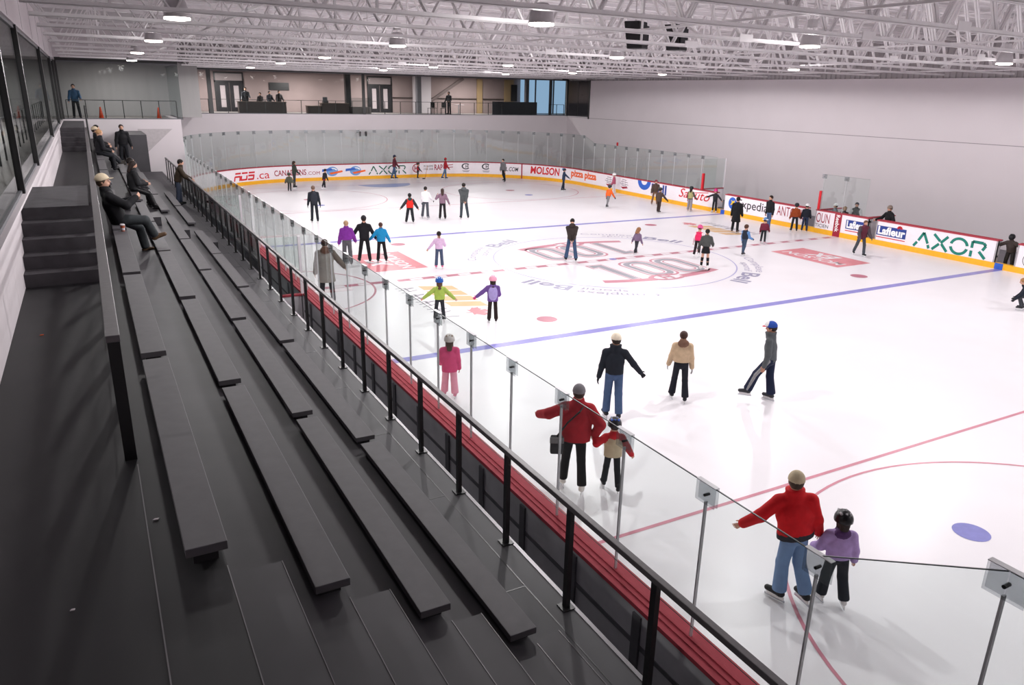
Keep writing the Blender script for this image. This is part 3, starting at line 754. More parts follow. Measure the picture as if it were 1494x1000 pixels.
struct(block('wall_end_upper', -5.65, -.1, 21.0, 21.3, 7.4, ZD, M_white))
# dark corner window on the right wall
ob = MB(); ob.box(XR - .03, XR - .012, 28.2, YF, 4.5, 7.22)
o = struct(obj('window_5', ob, mat('dark_window_film', '#2F2E32', .12, .6))); o['label'] = 'dark corner window at the end of the right wall'
obj('mullion', MB().box(XR - .05, XR + .02, 28.1, 28.24, 4.35, 7.26), M_black, o)
obj('mullion', MB().box(XR - .05, XR + .02, 29.7, 29.75, 4.5, 7.22), M_black, o)

# ------------------------------------------------------------------ concourse behind the windows
M_cwall = mat('warm_grey_concourse_wall', '#9C8B89', .7, .2, var=.04, scale=1.5)
M_cgrey = mat('grey_corridor_wall', '#949292', .7, .2, var=.05, scale=1.2, stretch=(3, 3, .2))
M_cfl = mat('concourse_floor', '#6E6A68', .4, .4)
M_cdk = mat('dark_wood_counter', '#3B302C', .5, .4, var=.15)
struct(block('floor_concourse', -11, 33, YF + .26, 39.2, 4.2, 4.46, M_cfl))
struct(block('floor_corridor', -11, -5.96, YB, YF + .26, 4.1, 4.41, M_cfl))
struct(block('floor_corridor_end', -5.95, -.36, 21.26, YF + .26, 4.2, 4.46, M_cfl))
struct(block('ceiling_concourse', -5.95, XR + 2, YF + .27, 39.2, 7.4, 7.6, M_white))
struct(block('ceiling_corridor', -11, -5.96, YB, 39.2, 7.4, 7.6, M_white))
struct(block('ceiling_corridor_end', -5.95, -.1, 21.3, YF + .2, 7.42, 7.6, M_white))
wb_ = struct(block('wall_concourse', 1.6, XR + 2, 38.5, 38.7, 4.4, 7.45, M_cwall))
struct(block('wall_corridor_grey', -11, 1.6, 27.2, 27.4, 4.4, 7.45, M_cgrey))
struct(block('wall_corridor_side', 1.45, 1.6, 27.4, 38.6, 4.4, 7.45, mat('slate_wall_panel', '#5F6670', .5)))
struct(block('wall_corridor_outer', -10.6, -10.4, YB, 28, 4.3, 7.45, M_cgrey))
def ddoor(name, x, lab):
    t = empty(name, (x, 38.45, 4.46)); t['kind'] = 'structure'; t['label'] = lab
    f = MB(); f.box(-1.05, -.95, -.06, .05, 0, 2.75); f.box(.95, 1.05, -.06, .05, 0, 2.75); f.box(-1.05, 1.05, -.06, .05, 2.7, 2.8); f.box(-1.05, 1.05, -.06, .05, 2.08, 2.2)
    obj('frame', f, M_black, t)
    for sx in (-.48, .48):
        l = MB(); 
        l.box(sx - .46, sx - .18, -.03, .02, 0, 2.08); l.box(sx + .18, sx + .46, -.03, .02, 0, 2.08); l.box(sx - .18, sx + .18, -.03, .02, 0, .3); l.box(sx - .18, sx + .18, -.03, .02, 1.85, 2.08)
        lf = obj('door_leaf', l, mat('black_door_leaf', '#242225', .4), t)
        obj('door_glass', MB().box(sx - .18, sx + .18, -.012, .012, .3, 1.85), mat('pale_door_glass', '#B5A9AB', .2, .5), lf)
    obj('transom', MB().box(-.95, .95, -.02, .0, 2.2, 2.7), mat('transom_glass', '#9B8E8E', .2, .5), t)
ddoor('door_1', 5.1, 'black double door with two slit windows at the left of the concourse')
ddoor('door_2', 16.8, 'black double door in the middle of the concourse wall')
o = obj('wall_sign', MB().box(8.0, 9.5, 38.42, 38.49, 6.05, 6.6), M_black); tag(o, 'dark blank sign board high on the concourse wall', 'sign')
for (x0, x1, y, h, lab) in ((5.0, 8.3, 34.4, .80, 'dark wooden counter with four people standing behind it'), (9.9, 10.9, 34.6, .55, 'small dark cabinet left of the long counter'), (10.95, 13.0, 34.6, .75, 'dark counter with equipment on top near the black column')):
    t = empty('counter', (x0, y, 4.46)); tag(t, lab, 'counter')
    obj('front', MB().box(0, x1 - x0, 0, .6, 0, h - .05), M_cdk, t); obj('top', MB().box(-.04, x1 - x0 + .04, -.05, .65, h - .05, h), mat('counter_top', '#57493F', .4), t)
t = empty('cash_register', (11.3, 34.9, 4.46 + .75)); tag(t, 'dark cash register on the concourse counter', 'cash register')
obj('body', MB().box(-.2, .2, -.15, .15, 0, .14), M_black, t); obj('screen', MB().box(-.18, .18, .02, .06, .16, .42), M_frame, t)
t = empty('display_case', (14.0, 34.6, 4.46)); tag(t, 'low pale glass display case right of the counter', 'display case')
obj('base', MB().box(-.75, .75, 0, .6, 0, .5), mat('case_base', '#7C7673'), t); obj('glass_top', MB().box(-.75, .75, 0, .6, .5, 1.15), M_winglass, t)
o = obj('column', MB().box(13.0, 13.4, 35.2, 35.6, 4.46, 7.4), M_black); struct(o)
o = obj('column', MB().box(19.2, 19.55, 36.2, 36.6, 4.46, 7.4), M_frame); struct(o)
o = obj('column', MB().box(28.6, 28.9, 35.0, 35.3, 4.46, 7.4), M_frame); struct(o)
o = obj('column', MB().box(31.0, 31.2, 35.0, 35.2, 4.46, 7.4), M_frame); struct(o)
struct(block('trim_wall_rail', 17.9, 28.5, 38.4, 38.5, 5.6, 5.68, M_cdk))
o = obj('wall_brace', MB().beam((20.9, 38.35, 5.2), (24.3, 38.35, 7.3), .25, .08, up=(0, 1, 0)), mat('brown_brace', '#6A5C5A')); tag(o, 'slanted brown beam on the concourse wall', 'beam')
struct(block('wall_pale_pier', 19.6, 21.1, 37.9, 38.3, 4.46, 7.4, M_white))
for x, w in ((25.6, .5), (28.3, .9)): struct(block('trim_wood_pier', x, x + w, 38.3, 38.45, 4.46, 7.3, mat('tan_wood_pier', '#A58C68', .5)))
o = obj('wall_screen', MB().box(28.9, 29.5, 38.2, 38.28, 5.5, 6.9), M_black); tag(o, 'tall dark panel on the wall by the bluish window', 'wall panel')
# bluish daylight windows at the right end of the concourse
for k, (x0, x1) in enumerate(((30.2, 31.5), (31.7, 33.6), (33.8, 35.2))):
    pass
M_day = emitmat('daylight_sky_glow', '#A9CDF0', 1.5)
dw = empty('window_6'); dw['kind'] = 'structure'; dw['label'] = 'tall bluish daylight window at the right end of the concourse'
obj('sky_pane', MB().box(29.8, 34.5, 38.1, 38.15, 4.5, 7.35), M_day, dw)
for x in (31.3, 33.2): obj('mullion', MB().box(x - .06, x + .06, 38.02, 38.1, 4.5, 7.35), M_frame, dw)
o = obj('banner_panel', MB().box(24.7, 28.9, 33.6, 33.66, 4.46, 5.5), mat('dark_printed_panel', '#33353B', .5, var=.5, scale=1.2)); tag(o, 'wide dark printed panel standing in front of the bluish window', 'panel')
# railing behind the concourse glass
def rail2(name, p0, p1, z, h, n, lab):
    t = empty(name, (0, 0, 0)); tag(t, lab, 'railing')
    b = MB(); b.beam((p0[0], p0[1], z + h), (p1[0], p1[1], z + h), .045, .03); obj('top_rail', b, M_black, t)
    for k in range(n):
        x = p0[0] + (p1[0] - p0[0]) * k / (n - 1); y = p0[1] + (p1[1] - p0[1]) * k / (n - 1)
        obj('post', MB().box(x - .02, x + .02, y - .02, y + .02, z, z + h), M_black, t)
rail2('railing', (.2, 31.75), (24.6, 31.75), 4.46, .95, 21, 'black railing behind the long concourse window')
rail2('railing', (29, 31.75), (30.4, 31.75), 4.46, .9, 3, 'short black railing before the bluish window')
rail2('railing', (-5.4, 21.7), (-.3, 21.7), 4.46, .95, 7, 'black railing behind the window left of the rink')
rail2('railing', (-6.4, -26), (-6.4, 20), 4.41, .95, 30, 'black railing behind the windows of the left walkway')
M_cone = mat('orange_cone', '#D9502E', .5)
for x, y, lab in ((-3.9, 22.6, 'orange traffic cone left of the other one behind the end window'), (-1.15, 22.4, 'orange traffic cone nearer the rink behind the end window')):
    t = empty('traffic_cone', (x, y, 4.46)); tag(t, lab, 'traffic cone')
    obj('base', MB().box(-.16, .16, -.16, .16, 0, .03), M_cone, t); obj('cone', MB().lathe([(.12, .03), (.03, .6), (0, .61)], n=14), M_cone, t, smooth=True)
# chairs and table by the standing person
def stool(x, y, a):
    t = empty('cafe_chair', (x, y, 4.46), a); obj('seat', MB().box(-.2, .2, -.2, .2, .44, .47), M_black, t); obj('backrest', MB().box(-.2, .2, -.22, -.19, .5, .9), M_black, t)
    for sx in (-.18, .18):
        for sy in (-.18, .18): obj('leg', MB().box(sx - .015, sx + .015, sy - .015, sy + .015, 0, .44), M_black, t)
    tag(t, 'dark cafe chair beside the small white table in the concourse', 'chair', 'concourse cafe chairs')
for x, y, a in ((19.7, 34.6, .3), (20.3, 35.2, 1.2), (20.6, 34.2, 2.5)): stool(x, y, a)
t = empty('cafe_table', (22.3, 35.0, 4.46)); tag(t, 'small round white table by the standing person', 'table')
obj('tabletop', MB().lathe([(.45, .72), (.45, .75), (0, .75)][::1], n=20), M_white, t); obj('pedestal', MB().tube([(0, 0, .02), (0, 0, .72)], .04), M_alu, t); obj('foot', MB().lathe([(.25, 0), (.25, .02), (0, .03)]), M_alu, t)
# posts with two black heads behind the far glass, and the red call point
t = empty('signal_pole', (12.85, 30.95, 0)); tag(t, 'slim grey pole with two small black lamp heads behind the far glass', 'signal lamp')
obj('pole', MB().tube([(0, 0, 0), (0, 0, 3.0)], .03), M_alu, t); obj('crossbar', MB().box(-.28, .28, -.02, .02, 2.95, 3.0), M_alu, t)
for x in (-.22, .22): obj('lamp_head', MB().lathe([(0, 2.98), (.07, 3.0), (.09, 3.3), (0, 3.36)], (x, 0, 0), 10), M_black, t)
o = obj('fire_call_point', MB().box(XR - .06, XR, 24.0, 24.16, 2.55, 2.8), A_r, bevel=.01); tag(o, 'tiny red fire call point on the white right wall', 'alarm box')
# benches behind the boards and bleacher side equipment
for x, y, lab in ((27.2, 0.1, 'long grey bench behind the penalty box boards'), (27.2, 5.5, 'long grey bench behind the boards between the gates')):
    t = empty('player_bench', (x, y, 0)); tag(t, lab, 'bench')
    obj('seat', MB().box(-.18, .18, -1.0, 1.0, .42, .46), M_bench, t)
    for sy in (-.85, .85): obj('leg', MB().box(-.15, .15, sy - .03, sy + .03, -.03, .42), M_frame, t)
# litter on the dark floor
def scrap(x, y, z, m, lab, w=.05):
    o = obj('paper_scrap', MB().prism([(-w, -w * .4), (w * .6, -w * .5), (w, w * .3), (-w * .3, w * .45)], 0, .006), m); o.location = (x, y, z); tag(o, lab, 'litter')
scrap(-4.60, -19.15, TZ[0] + .002, M_white, 'tiny white paper scrap by the end of the wide left handrail', .02)
scrap(-5.05, -19.9, TZ[0] + .002, M_white, 'tiny pale scrap on the dark left walkway floor', .012)
scrap(-5.38, -14.6, TZ[0] + .002, A_o, 'tiny orange scrap near the white wall on the left walkway', .02)
scrap(-3.9, 3.6, TZ[1] + .002, M_white, 'white paper scrap on the tread between the seated groups', .06)
# coffee cup on the top bench
t = empty('paper_cup', (-4.33, -8.85, BT[0])); tag(t, 'white and brown paper coffee cup with lid on the bench beside the seated man', 'cup')
obj('cup', MB().lathe([(.028, 0), (.038, .11), (0, .11)], n=16), mat('brown_cup_card', '#A8512F', .6), t, smooth=False)
obj('lid', MB().lathe([(.041, .105), (.041, .12), (.034, .128), (0, .128)], n=16), M_white, t)
obj('sleeve_band', MB().lathe([(.0322, .02), (.0355, .06)], n=16), M_white, t)
# ------------------------------------------------------------------ people
def surface_nets(f, org, h):
    """smooth iso-surface of a sampled distance field (vertex per crossed cell)"""
    s = f < 0
    c = [f[i:f.shape[0] - 1 + i, j:f.shape[1] - 1 + j, k:f.shape[2] - 1 + k] for i in (0, 1) for j in (0, 1) for k in (0, 1)]
    sb = [x < 0 for x in c]
    anyv = sb[0].copy(); allv = sb[0].copy()
    for x in sb[1:]: anyv |= x; allv &= x
    cell = np.argwhere(anyv & ~allv)
    if len(cell) == 0: return np.zeros((0, 3)), np.zeros((0, 4), int)
    ci, cj, ck = cell.T
    val = [x[ci, cj, ck] for x in c]
    corner = [(i, j, k) for i in (0, 1) for j in (0, 1) for k in (0, 1)]
    acc = np.zeros((len(cell), 3)); cnt = np.zeros(len(cell))
    for a in range(8):
        for b in range(a + 1, 8):
            d = [corner[b][q] - corner[a][q] for q in range(3)]
            if sum(abs(q) for q in d) != 1: continue
            m = (val[a] < 0) != (val[b] < 0)
            t = np.where(m, val[a] / np.where(m, val[a] - val[b], 1), 0)
            for q in range(3): acc[:, q] += np.where(m, corner[a][q] + t * d[q], 0)
            cnt += m
    v = (cell + acc / cnt[:, None]) * h + np.array(org)
    idx = np.full(c[0].shape, -1, int); idx[ci, cj, ck] = np.arange(len(cell))
    quads = []
    for ax in range(3):
        n0 = [slice(1, -1)] * 3; n0[ax] = slice(0, -1); n1 = list(n0); n1[ax] = slice(1, None)
        a = s[tuple(n0)]; b = s[tuple(n1)]
        e = np.argwhere(a != b)
        if len(e) == 0: continue
        fl = a[tuple(e.T)]
        off = np.array([1, 1, 1]); off[ax] = 0
        p = e + off
        u, w = [(1, 2), (2, 0), (0, 1)][ax]
        def g(du, dw):
            q = p.copy(); q[:, u] += du; q[:, w] += dw
            return idx[q[:, 0], q[:, 1], q[:, 2]]
        qd = np.stack([g(-1, -1), g(0, -1), g(0, 0), g(-1, 0)], 1)
        qd[~fl] = qd[~fl][:, ::-1]
        quads.append(qd)
    q = np.concatenate(quads); q = q[(q >= 0).all(1)]
    return v, q

def nrm(v):
    v = np.array(v, float); return v / (np.linalg.norm(v) + 1e-12)
class Field:
    """smooth union of tapered capsules and ellipsoids, each with a material slot"""
    def __init__(s): s.p = []
    def cap(s, a, b, r1, r2=None, m=0, ax=None, fl=1.0, k=None, cut=None):
        s.p.append(('c', np.array(a, float), np.array(b, float), r1, r1 if r2 is None else r2, m, None if ax is None else nrm(ax), fl, cut)); return s
    def ell(s, c, ax, rad, m=0, cut=None):
        s.p.append(('e', np.array(c, float), np.array(ax, float), np.array(rad, float), None, m, None, 1, cut)); return s
    def one(s, pr, P):
        if pr[0] == 'c':
            _, a, b, r1, r2, m, ax, fl, cut = pr
            Q = P
            if ax is not None:
                d = (P - a) @ ax
                Q = P - np.outer(d * (1 - 1 / fl), ax)
                ab0 = b - a; b = b - ax * ((b - a) @ ax) * (1 - 1 / fl)
            ab = b - a; L2 = ab @ ab + 1e-12
            t = np.clip((Q - a) @ ab / L2, 0, 1)
            d = np.linalg.norm(Q - a - t[:, None] * ab, axis=1) - (r1 + (r2 - r1) * t)
        else:
            _, c, A, rad, _, m, _, _, cut = pr
            l = (P - c) @ A.T
            k0 = np.linalg.norm(l / rad, axis=1); k1 = np.linalg.norm(l / (rad * rad), axis=1) + 1e-9
            d = k0 * (k0 - 1) / k1
        if cut is not None:
            for n, o in cut: d = np.maximum(d, P @ nrm(n) - o)
        return d
    def ev(s, P, k):
        d = None
        for pr in s.p:
            e = s.one(pr, P)
            if d is None: d = e
            else:
                h = np.clip(0.5 + 0.5 * (d - e) / k, 0, 1)
                d = d + (e - d) * h - k * h * (1 - h)
        return d
    def mesh(s, h, k):
        lo = np.full(3, 1e9); hi = np.full(3, -1e9)
        for pr in s.p:
            if pr[0] == 'c':
                r = max(pr[3], pr[4]) * max(1, pr[7])
                for q in (pr[1], pr[2]): lo = np.minimum(lo, q - r); hi = np.maximum(hi, q + r)
            else:
                r = pr[3].max(); lo = np.minimum(lo, pr[1] - r); hi = np.maximum(hi, pr[1] + r)
        lo -= 3 * h + k * .3; hi += 3 * h + k * .3
        n = np.ceil((hi - lo) / h).astype(int) + 1
        g = np.stack(np.meshgrid(*[lo[i] + h * np.arange(n[i]) for i in range(3)], indexing='ij'), -1).reshape(-1, 3)
        f = s.ev(g, k).reshape(n)
        v, q = surface_nets(f, lo, h)
        mi = np.zeros(len(q), int)
        if len({pr[5] for pr in s.p}) > 1 and len(q):
            c = v[q].mean(1); D = np.stack([s.one(pr, c) for pr in s.p], 1)
            mi = np.array([pr[5] for pr in s.p])[D.argmin(1)]
        return v, q, mi
def meshobj(name, pieces, mats, parent):
    vs = []; fs = []; ms = []; o = 0
    for v, q, mi in pieces:
        vs.append(v); fs.append(q + o); ms.append(mi); o += len(v)
    v = np.concatenate(vs); q = np.concatenate(fs); mi = np.concatenate(ms)
    me = bpy.data.meshes.new(name); me.from_pydata(v.tolist(), [], q.tolist())
    for m in mats: me.materials.append(m)
    me.polygons.foreach_set('material_index', mi.astype(np.int32)); me.polygons.foreach_set('use_smooth', [True] * len(q))
    me.update()
    return link(bpy.data.objects.new(name, me), parent)

_cm = {}
def cloth(c, rough=.8, var=.08):
    if isinstance(c, str) and c[0] == '#':
        if c not in _cm: _cm[c] = mat('cloth_' + c[1:], c, rough, .25, var=var, scale=14, bump=.4)
        return _cm[c]
    return c
SKINS = {'a': '#C79A84', 'b': '#B5836B', 'c': '#8A5D48'}
M_eye = mat('dark_eye', '#1C1512', .3); M_lip = mat('lip', '#A4605A', .5)
M_blade = mat('skate_blade_steel', '#C9CCD2', .25, .5, metal=.8)
M_sole = mat('white_blade_holder', '#E4E2E4', .4)

def ik(a, t, l1, l2, pole):
    d = t - a; n = np.linalg.norm(d); n = min(n, (l1 + l2) * .999); u = nrm(d)
    x = (l1 * l1 - l2 * l2 + n * n) / (2 * n); y = math.sqrt(max(0, l1 * l1 - x * x))
    p = np.array(pole, float); p = p - u * (p @ u); p = nrm(p)
    return a + u * x + p * y, a + u * n

def person(label, xy, H, yaw, o, z=0.0, group=None, name='person'):
    """o: top/sleeve/legs/skate colours, head wear, pose angles; local +y is the way the body faces"""
    X = np.array([1., 0, 0]); Y = np.array([0, 1., 0]); Z = np.array([0, 0, 1.])
    kid = H < 1.46; det = o.get('h', .02); s = H / 1.75; sT = s ** .8
    skates = o.get('skate', '#222225'); on_ice = o.get('ice', True)
    lift = (.075 if on_ice else .0) * min(1, sT)
    if not on_ice: pass
    B = H - lift                                   # body height in boots
    hh = max(.140 * B, .205) if kid else .136 * B
    ank = .05 * B + lift; Lt, Ls = .245 * B, .237 * B
    hip0 = ank + Lt + Ls; sh0 = H - 1.24 * hh; Tn = sh0 - hip0
    hw = .052 * B; sw = (.112 if not o.get('fem') else .100) * B
    if kid: sw = .108 * B
    lean = math.radians(o.get('lean', 4)); side = math.radians(o.get('side', 0)); tw = math.radians(o.get('twist', 0))
    td = nrm((math.sin(side), math.sin(lean), math.cos(lean)))
    R = np.array([math.cos(tw), math.sin(tw), 0.]); R = nrm(R - td * (R @ td) + X * 0); F = np.cross(td, R) * 1.0
    pel = np.zeros(3)
    nb = pel + td * Tn
    legs = [tuple(q) + (0,) * (4 - len(q)) for q in o.get('legs', ((4, 4, 4), (-4, 4, 4)))]
    J = []
    for i, (sx, (a, b, kn, cr)) in enumerate(zip((-1, 1), legs)):
        a, b, kn = map(math.radians, (a, b, kn))
        hp = pel + X * sx * hw
        d1 = np.array([sx * math.sin(b), math.cos(b) * math.sin(a), -math.cos(b) * math.cos(a)])
        a2 = a - kn
        d2 = np.array([sx * math.sin(b), math.cos(b) * math.sin(a2), -math.cos(b) * math.cos(a2)])
        if cr: d2 = nrm(d2 - X * sx * cr)
        kp = hp + d1 * Lt; ap = kp + d2 * Ls
        toe = math.radians(o.get('toe', 12)) * sx
        pitch = math.radians(o.get('pitch', (0, 0))[i])
        fd = np.array([math.sin(toe) * math.cos(pitch), math.cos(toe) * math.cos(pitch), math.sin(pitch)])
        J.append([hp, kp, ap, fd])
    # stand the figure: lowest ankle at ankle height, feet centred on the spot
    if 'seat' in o:
        off = np.array([0, 0, o['seat'] + .09 * sT])
    else:
        low = min(j[2][2] for j in J); off = np.array([0, 0, ank - low])
        fm = (J[0][2] + J[1][2]) / 2; off[:2] = -fm[:2] + (0, -.04)
    for j in J:
        for q in range(3): j[q] = j[q] + off
    pel = pel + off; nb = nb + off
    # arms
    La, Lf = .172 * B, .150 * B
    arms = o.get('arms', ((4, 12, 14), (4, 12, 14)))
    A = []
    for sx, ar in zip((-1, 1), arms):
        sp = nb - td * .043 * B + R * sx * sw
        if ar[0] == 't':
            el, wr = ik(sp, np.array(ar[1], float), La, Lf, (sx * .8, -.6, -.7) if len(ar) < 3 else ar[2])
        else:
            a, b, e = [math.radians(q) for q in ar[:3]]
            d1 = R * sx * math.sin(b) + F * math.cos(b) * math.sin(a) - td * math.cos(b) * math.cos(a)
            inn = ar[3] if len(ar) > 3 else 0
            bd = F + R * (-sx) * inn + Z * .0; bd = bd - d1 * (bd @ d1); bd = nrm(bd)
            d2 = math.cos(e) * d1 + math.sin(e) * bd
            el = sp + d1 * La; wr = el + d2 * Lf
        A.append((sp, el, wr))
    # head
    hy = math.radians(o.get('head', 0)); nod = math.radians(o.get('nod', 5))
    hf = nrm(F * math.cos(hy) - R * math.sin(hy)); hf = nrm(hf * math.cos(nod) - Z * math.sin(nod))
    hr = nrm(np.cross(hf, Z)); hu = np.cross(hr, hf)
    neck = nb + td * .02 * B
    hc = nb + nrm(td * .5 + Z * .5) * (hh * .80)
    HA = np.array([hr, hf, hu])
    rx, ry, rz = hh * .37, hh * .45, hh * .50
    hd = lambda x, y, zz: hc + hr * x * hh + hf * y * hh + hu * zz * hh
    root = empty(name, (xy[0], xy[1], z), math.radians(yaw)); tag(root, label, 'person', group)
    # ---- body, one continuous skin surface
    f = Field(); wt = .9 + .12 * o.get('bulk', 0)
    f.ell(hd(0, -.02, .06), HA, (rx, ry, rz * .86)); f.ell(hd(0, .10, -.22), HA, (rx * .78, ry * .72, rz * .55))
    f.cap(hd(0, .45, .02), hd(0, .50, -.10), .045 * hh, .062 * hh); f.ell(hd(.36, -.03, -.05), HA, (.04 * hh, .08 * hh, .12 * hh)); f.ell(hd(-.36, -.03, -.05), HA, (.04 * hh, .08 * hh, .12 * hh))
    f.cap(neck - td * .02 * B, hd(0, -.08, -.3), .30 * hh, .25 * hh)
    f.cap(pel + td * .02 * B, nb - td * .08 * B, .060 * B * wt, .062 * B * wt, ax=R, fl=1.5)
    for sx, (sp, el, wr) in zip((-1, 1), A):
        f.cap(nb - td * .04 * B, sp, .040 * B, .028 * B); f.cap(sp, el, .029 * B, .024 * B); f.cap(el, wr, .023 * B, .017 * B)
    for hp, kp, ap, fd in J:
        f.cap(hp, kp, .044 * B * wt, .030 * B); f.cap(kp, kp + (ap - kp) * .4, .030 * B, .031 * B); f.cap(kp + (ap - kp) * .4, ap, .031 * B, .020 * B)
        f.cap(ap - Z * .01 * B, ap - Z * .03 * B + fd * .06 * B, .02 * B, .018 * B)
    hb = max(det * .8, .009)
    if det < .017:
        for sx in (-1, 1): f.ell(hd(.15 * sx, .405, .03), HA, (.05 * hh, .03 * hh, .03 * hh), 1)
        f.ell(hd(0, .42, -.27), HA, (.10 * hh, .03 * hh, .025 * hh), 2)
    pieces = [f.mesh(hb if det > .014 else det, .022 * sT)]
    # hands with five fingers
    gl = o.get('gloves'); hp_ = []
    for sx, (sp, el, wr) in zip((-1, 1), A):
        g = Field(); fdv = nrm(wr - el); q = sT * (1.18 if gl else 1.0)
        pn = nrm(np.cross(fdv, Z) if abs(fdv[2]) < .85 else X * sx); pn = pn * (1 if pn @ (X * sx) > 0 else -1)   # back of the hand
        wd = nrm(np.cross(fdv, pn)); wd = wd if (wd @ F) > 0 else -wd
        c0 = wr + fdv * .012 * q; c1 = wr + fdv * .072 * q
        g.cap(wr - fdv * .03 * q, wr + fdv * .02 * q, .021 * q, .021 * q)
        g.cap(c0, c1, .020 * q, .017 * q, ax=wd, fl=1.75)
        for kf, (w, ln) in enumerate(((.029, .070), (.010, .080), (-.010, .074), (-.028, .056))):
            b0 = c1 + wd * w * q; cu = o.get('curl', .5)
            m1 = b0 + nrm(fdv - pn * .35 * cu + wd * w * 3) * ln * .5 * q
            m2 = m1 + nrm(fdv - pn * 1.3 * cu + wd * w * 2) * ln * .5 * q
            g.cap(b0, m1, .0090 * q, .0084 * q); g.cap(m1, m2, .0084 * q, .0072 * q)
        t0 = c0 + wd * .026 * q; t1 = t0 + nrm(fdv * .7 + wd * .75 - pn * .2) * .034 * q; t2 = t1 + nrm(fdv * .95 + wd * .25 - pn * .3) * .028 * q
        g.cap(t0, t1, .0115 * q, .010 * q); g.cap(t1, t2, .010 * q, .008 * q)
        hp_.append(g.mesh(.0062 * q if det < .017 else .0078 * q, .007 * q))
    skin = mat('skin_' + o.get('skin', 'a'), SKINS[o.get('skin', 'a')], .55, .35)
    if not gl: pieces += hp_
    meshobj('body', pieces, [skin, M_eye, M_lip], root)
    if gl: meshobj('gloves', hp_, [cloth(gl)], root)
    # ---- jacket / sweater
    pf = o.get('puff', .012) * (1 if not kid else .9); top = o['top']; sl = o.get('sleeve', top); mats = [cloth(top), cloth(sl), cloth(o.get('hoodc', top)), cloth(o.get('panel', top)), cloth(o.get('hem', top))]
    f = Field(); hemz = o.get('hemz', -.02); bulk = 1 + .16 * o.get('bulk', 0)
    hcut = [(-td, -((pel + td * hemz * B) @ td))]
    RL = nrm(R * .4 + X * .6)
    f.cap(pel + td * (hemz - .02) * B, pel + td * Tn * .55, .066 * B * bulk + pf, .066 * B * bulk + pf, 0, RL, 1.45, cut=hcut)
    f.cap(pel + td * Tn * .5, nb - td * .085 * B, .066 * B * bulk + pf, .056 * B + pf, 0, R, 1.5)
    f.cap(nb - td * .02 * B, neck + td * .012 * B, .05 * B + pf, .036 * B + pf, 2)
    if 'hem' in o: f.cap(pel + td * (hemz - .02) * B, pel + td * (hemz + .018) * B, .068 * B * bulk + pf, .068 * B * bulk + pf, 4, RL, 1.45, cut=hcut)
    for sx, (sp, el, wr) in zip((-1, 1), A):
        f.cap(nb - td * .022 * B + R * sx * sw * .25, sp, .038 * B + pf * .7, .031 * B + pf, 1 if o.get('yoke') else 0)
        f.cap(sp, el, .034 * B + pf, .030 * B + pf, 1); f.cap(el, wr - nrm(wr - el) * .005, .030 * B + pf, .024 * B + pf * .8, 1)
    if 'panel' in o:
        f.ell(pel + td * Tn * .42 - F * (.075 * B * bulk + pf) * .8, np.array([R, F, td]), (.10 * B, .035 * B, Tn * .62), 3)
    if o.get('hood'):
        f.ell(nb - F * .055 * B + td * .012 * B, np.array([R, F, td]), (.078 * B, .05 * B, .055 * B), 2)
    if o.get('coat'):
        zz = pel[2]; ce = pel - Z * o['coat'] * B
        f.cap(pel + td * .03 * B, ce, .070 * B + pf, .098 * B + pf, 0, R, 1.25, cut=[(-Z, -(ce[2]))])
    if o.get('collar'): f.cap(neck - td * .015 * B, neck + td * .03 * B, .062 * B, .07 * B, 2, cut=[(td, (neck + td * .035 * B) @ td)])
    meshobj(o.get('topname', 'jacket'), [f.mesh(max(det, .011), .028 * sT)], mats, root)
    # ---- trousers / skirt
    f = Field(); lc = o['legc']; fl = o.get('flare', 1.0); m2 = [cloth(lc), cloth(o.get('stripe', lc))]; bare = o.get('skirt')
    if not bare:
        f.cap(pel + td * .03 * B, pel - Z * .012 * B, .062 * B * bulk + .006, .064 * B * bulk + .006, 0, X, 1.35)
        for sx, (hp, kp, ap, fd) in zip((-1, 1), J):
            bag = .007 + o.get('bag', 0)
            f.cap(hp, kp, .050 * B * wt + bag, .037 * B + bag); ae = ap - nrm(ap - kp) * (.015 * B if skates else 0)
            f.cap(kp, ae, .037 * B + bag, .034 * B * fl + bag, cut=[(nrm(ap - kp), nrm(ap - kp) @ (ap + nrm(ap - kp) * .004))])
            if 'stripe' in o:
                os_ = X * sx * (.040 * B + bag); f.cap(hp + os_ * 1.15, kp + os_ * .95, .018 * B, .016 * B, 1); f.cap(kp + os_ * .95, ae + os_ * .85, .016 * B, .016 * B, 1)
        meshobj('trousers', [f.mesh(max(det, .011), .022 * sT)], m2, root)
    else:
        f.cap(pel + td * .05 * B, pel - Z * .12 * B, .062 * B, .085 * B, 0, X, 1.3, cut=[(-Z, -(pel[2] - .13 * B))])
        meshobj('skirt', [f.mesh(max(det, .011), .02)], m2, root)
        f = Field()
        for hp, kp, ap, fd in J: f.cap(kp + (ap - kp) * .02, ap, .037 * B, .028 * B)
        meshobj('leg_warmers', [f.mesh(max(det, .011), .01)], [cloth('#1B1A1E')], root)
    # ---- skates or shoes
    for hp, kp, ap, fd in J:
        f = Field(); up = nrm(Z - fd * fd[2]); fl_ = .15 * B * .5
        base = ap - up * (.05 * B - .022 * B)
        heel = base - fd * .022 * B; toe = base + fd * .095 * B
        f.cap(ap + up * .035 * B * (1 if on_ice else .2), base - fd * .008 * B, .030 * B, .027 * B)
        f.cap(heel, toe, .024 * B, .021 * B, ax=np.cross(fd, up), fl=1.15); f.cap(base + fd * .02 * B + up * .012 * B, toe, .024 * B, .019 * B)
        pc = f.mesh(min(max(det * .6, .008), .014), .012 * sT)
        b = meshobj('skate' if on_ice else 'shoe', [pc], [cloth(skates, .5)], root)
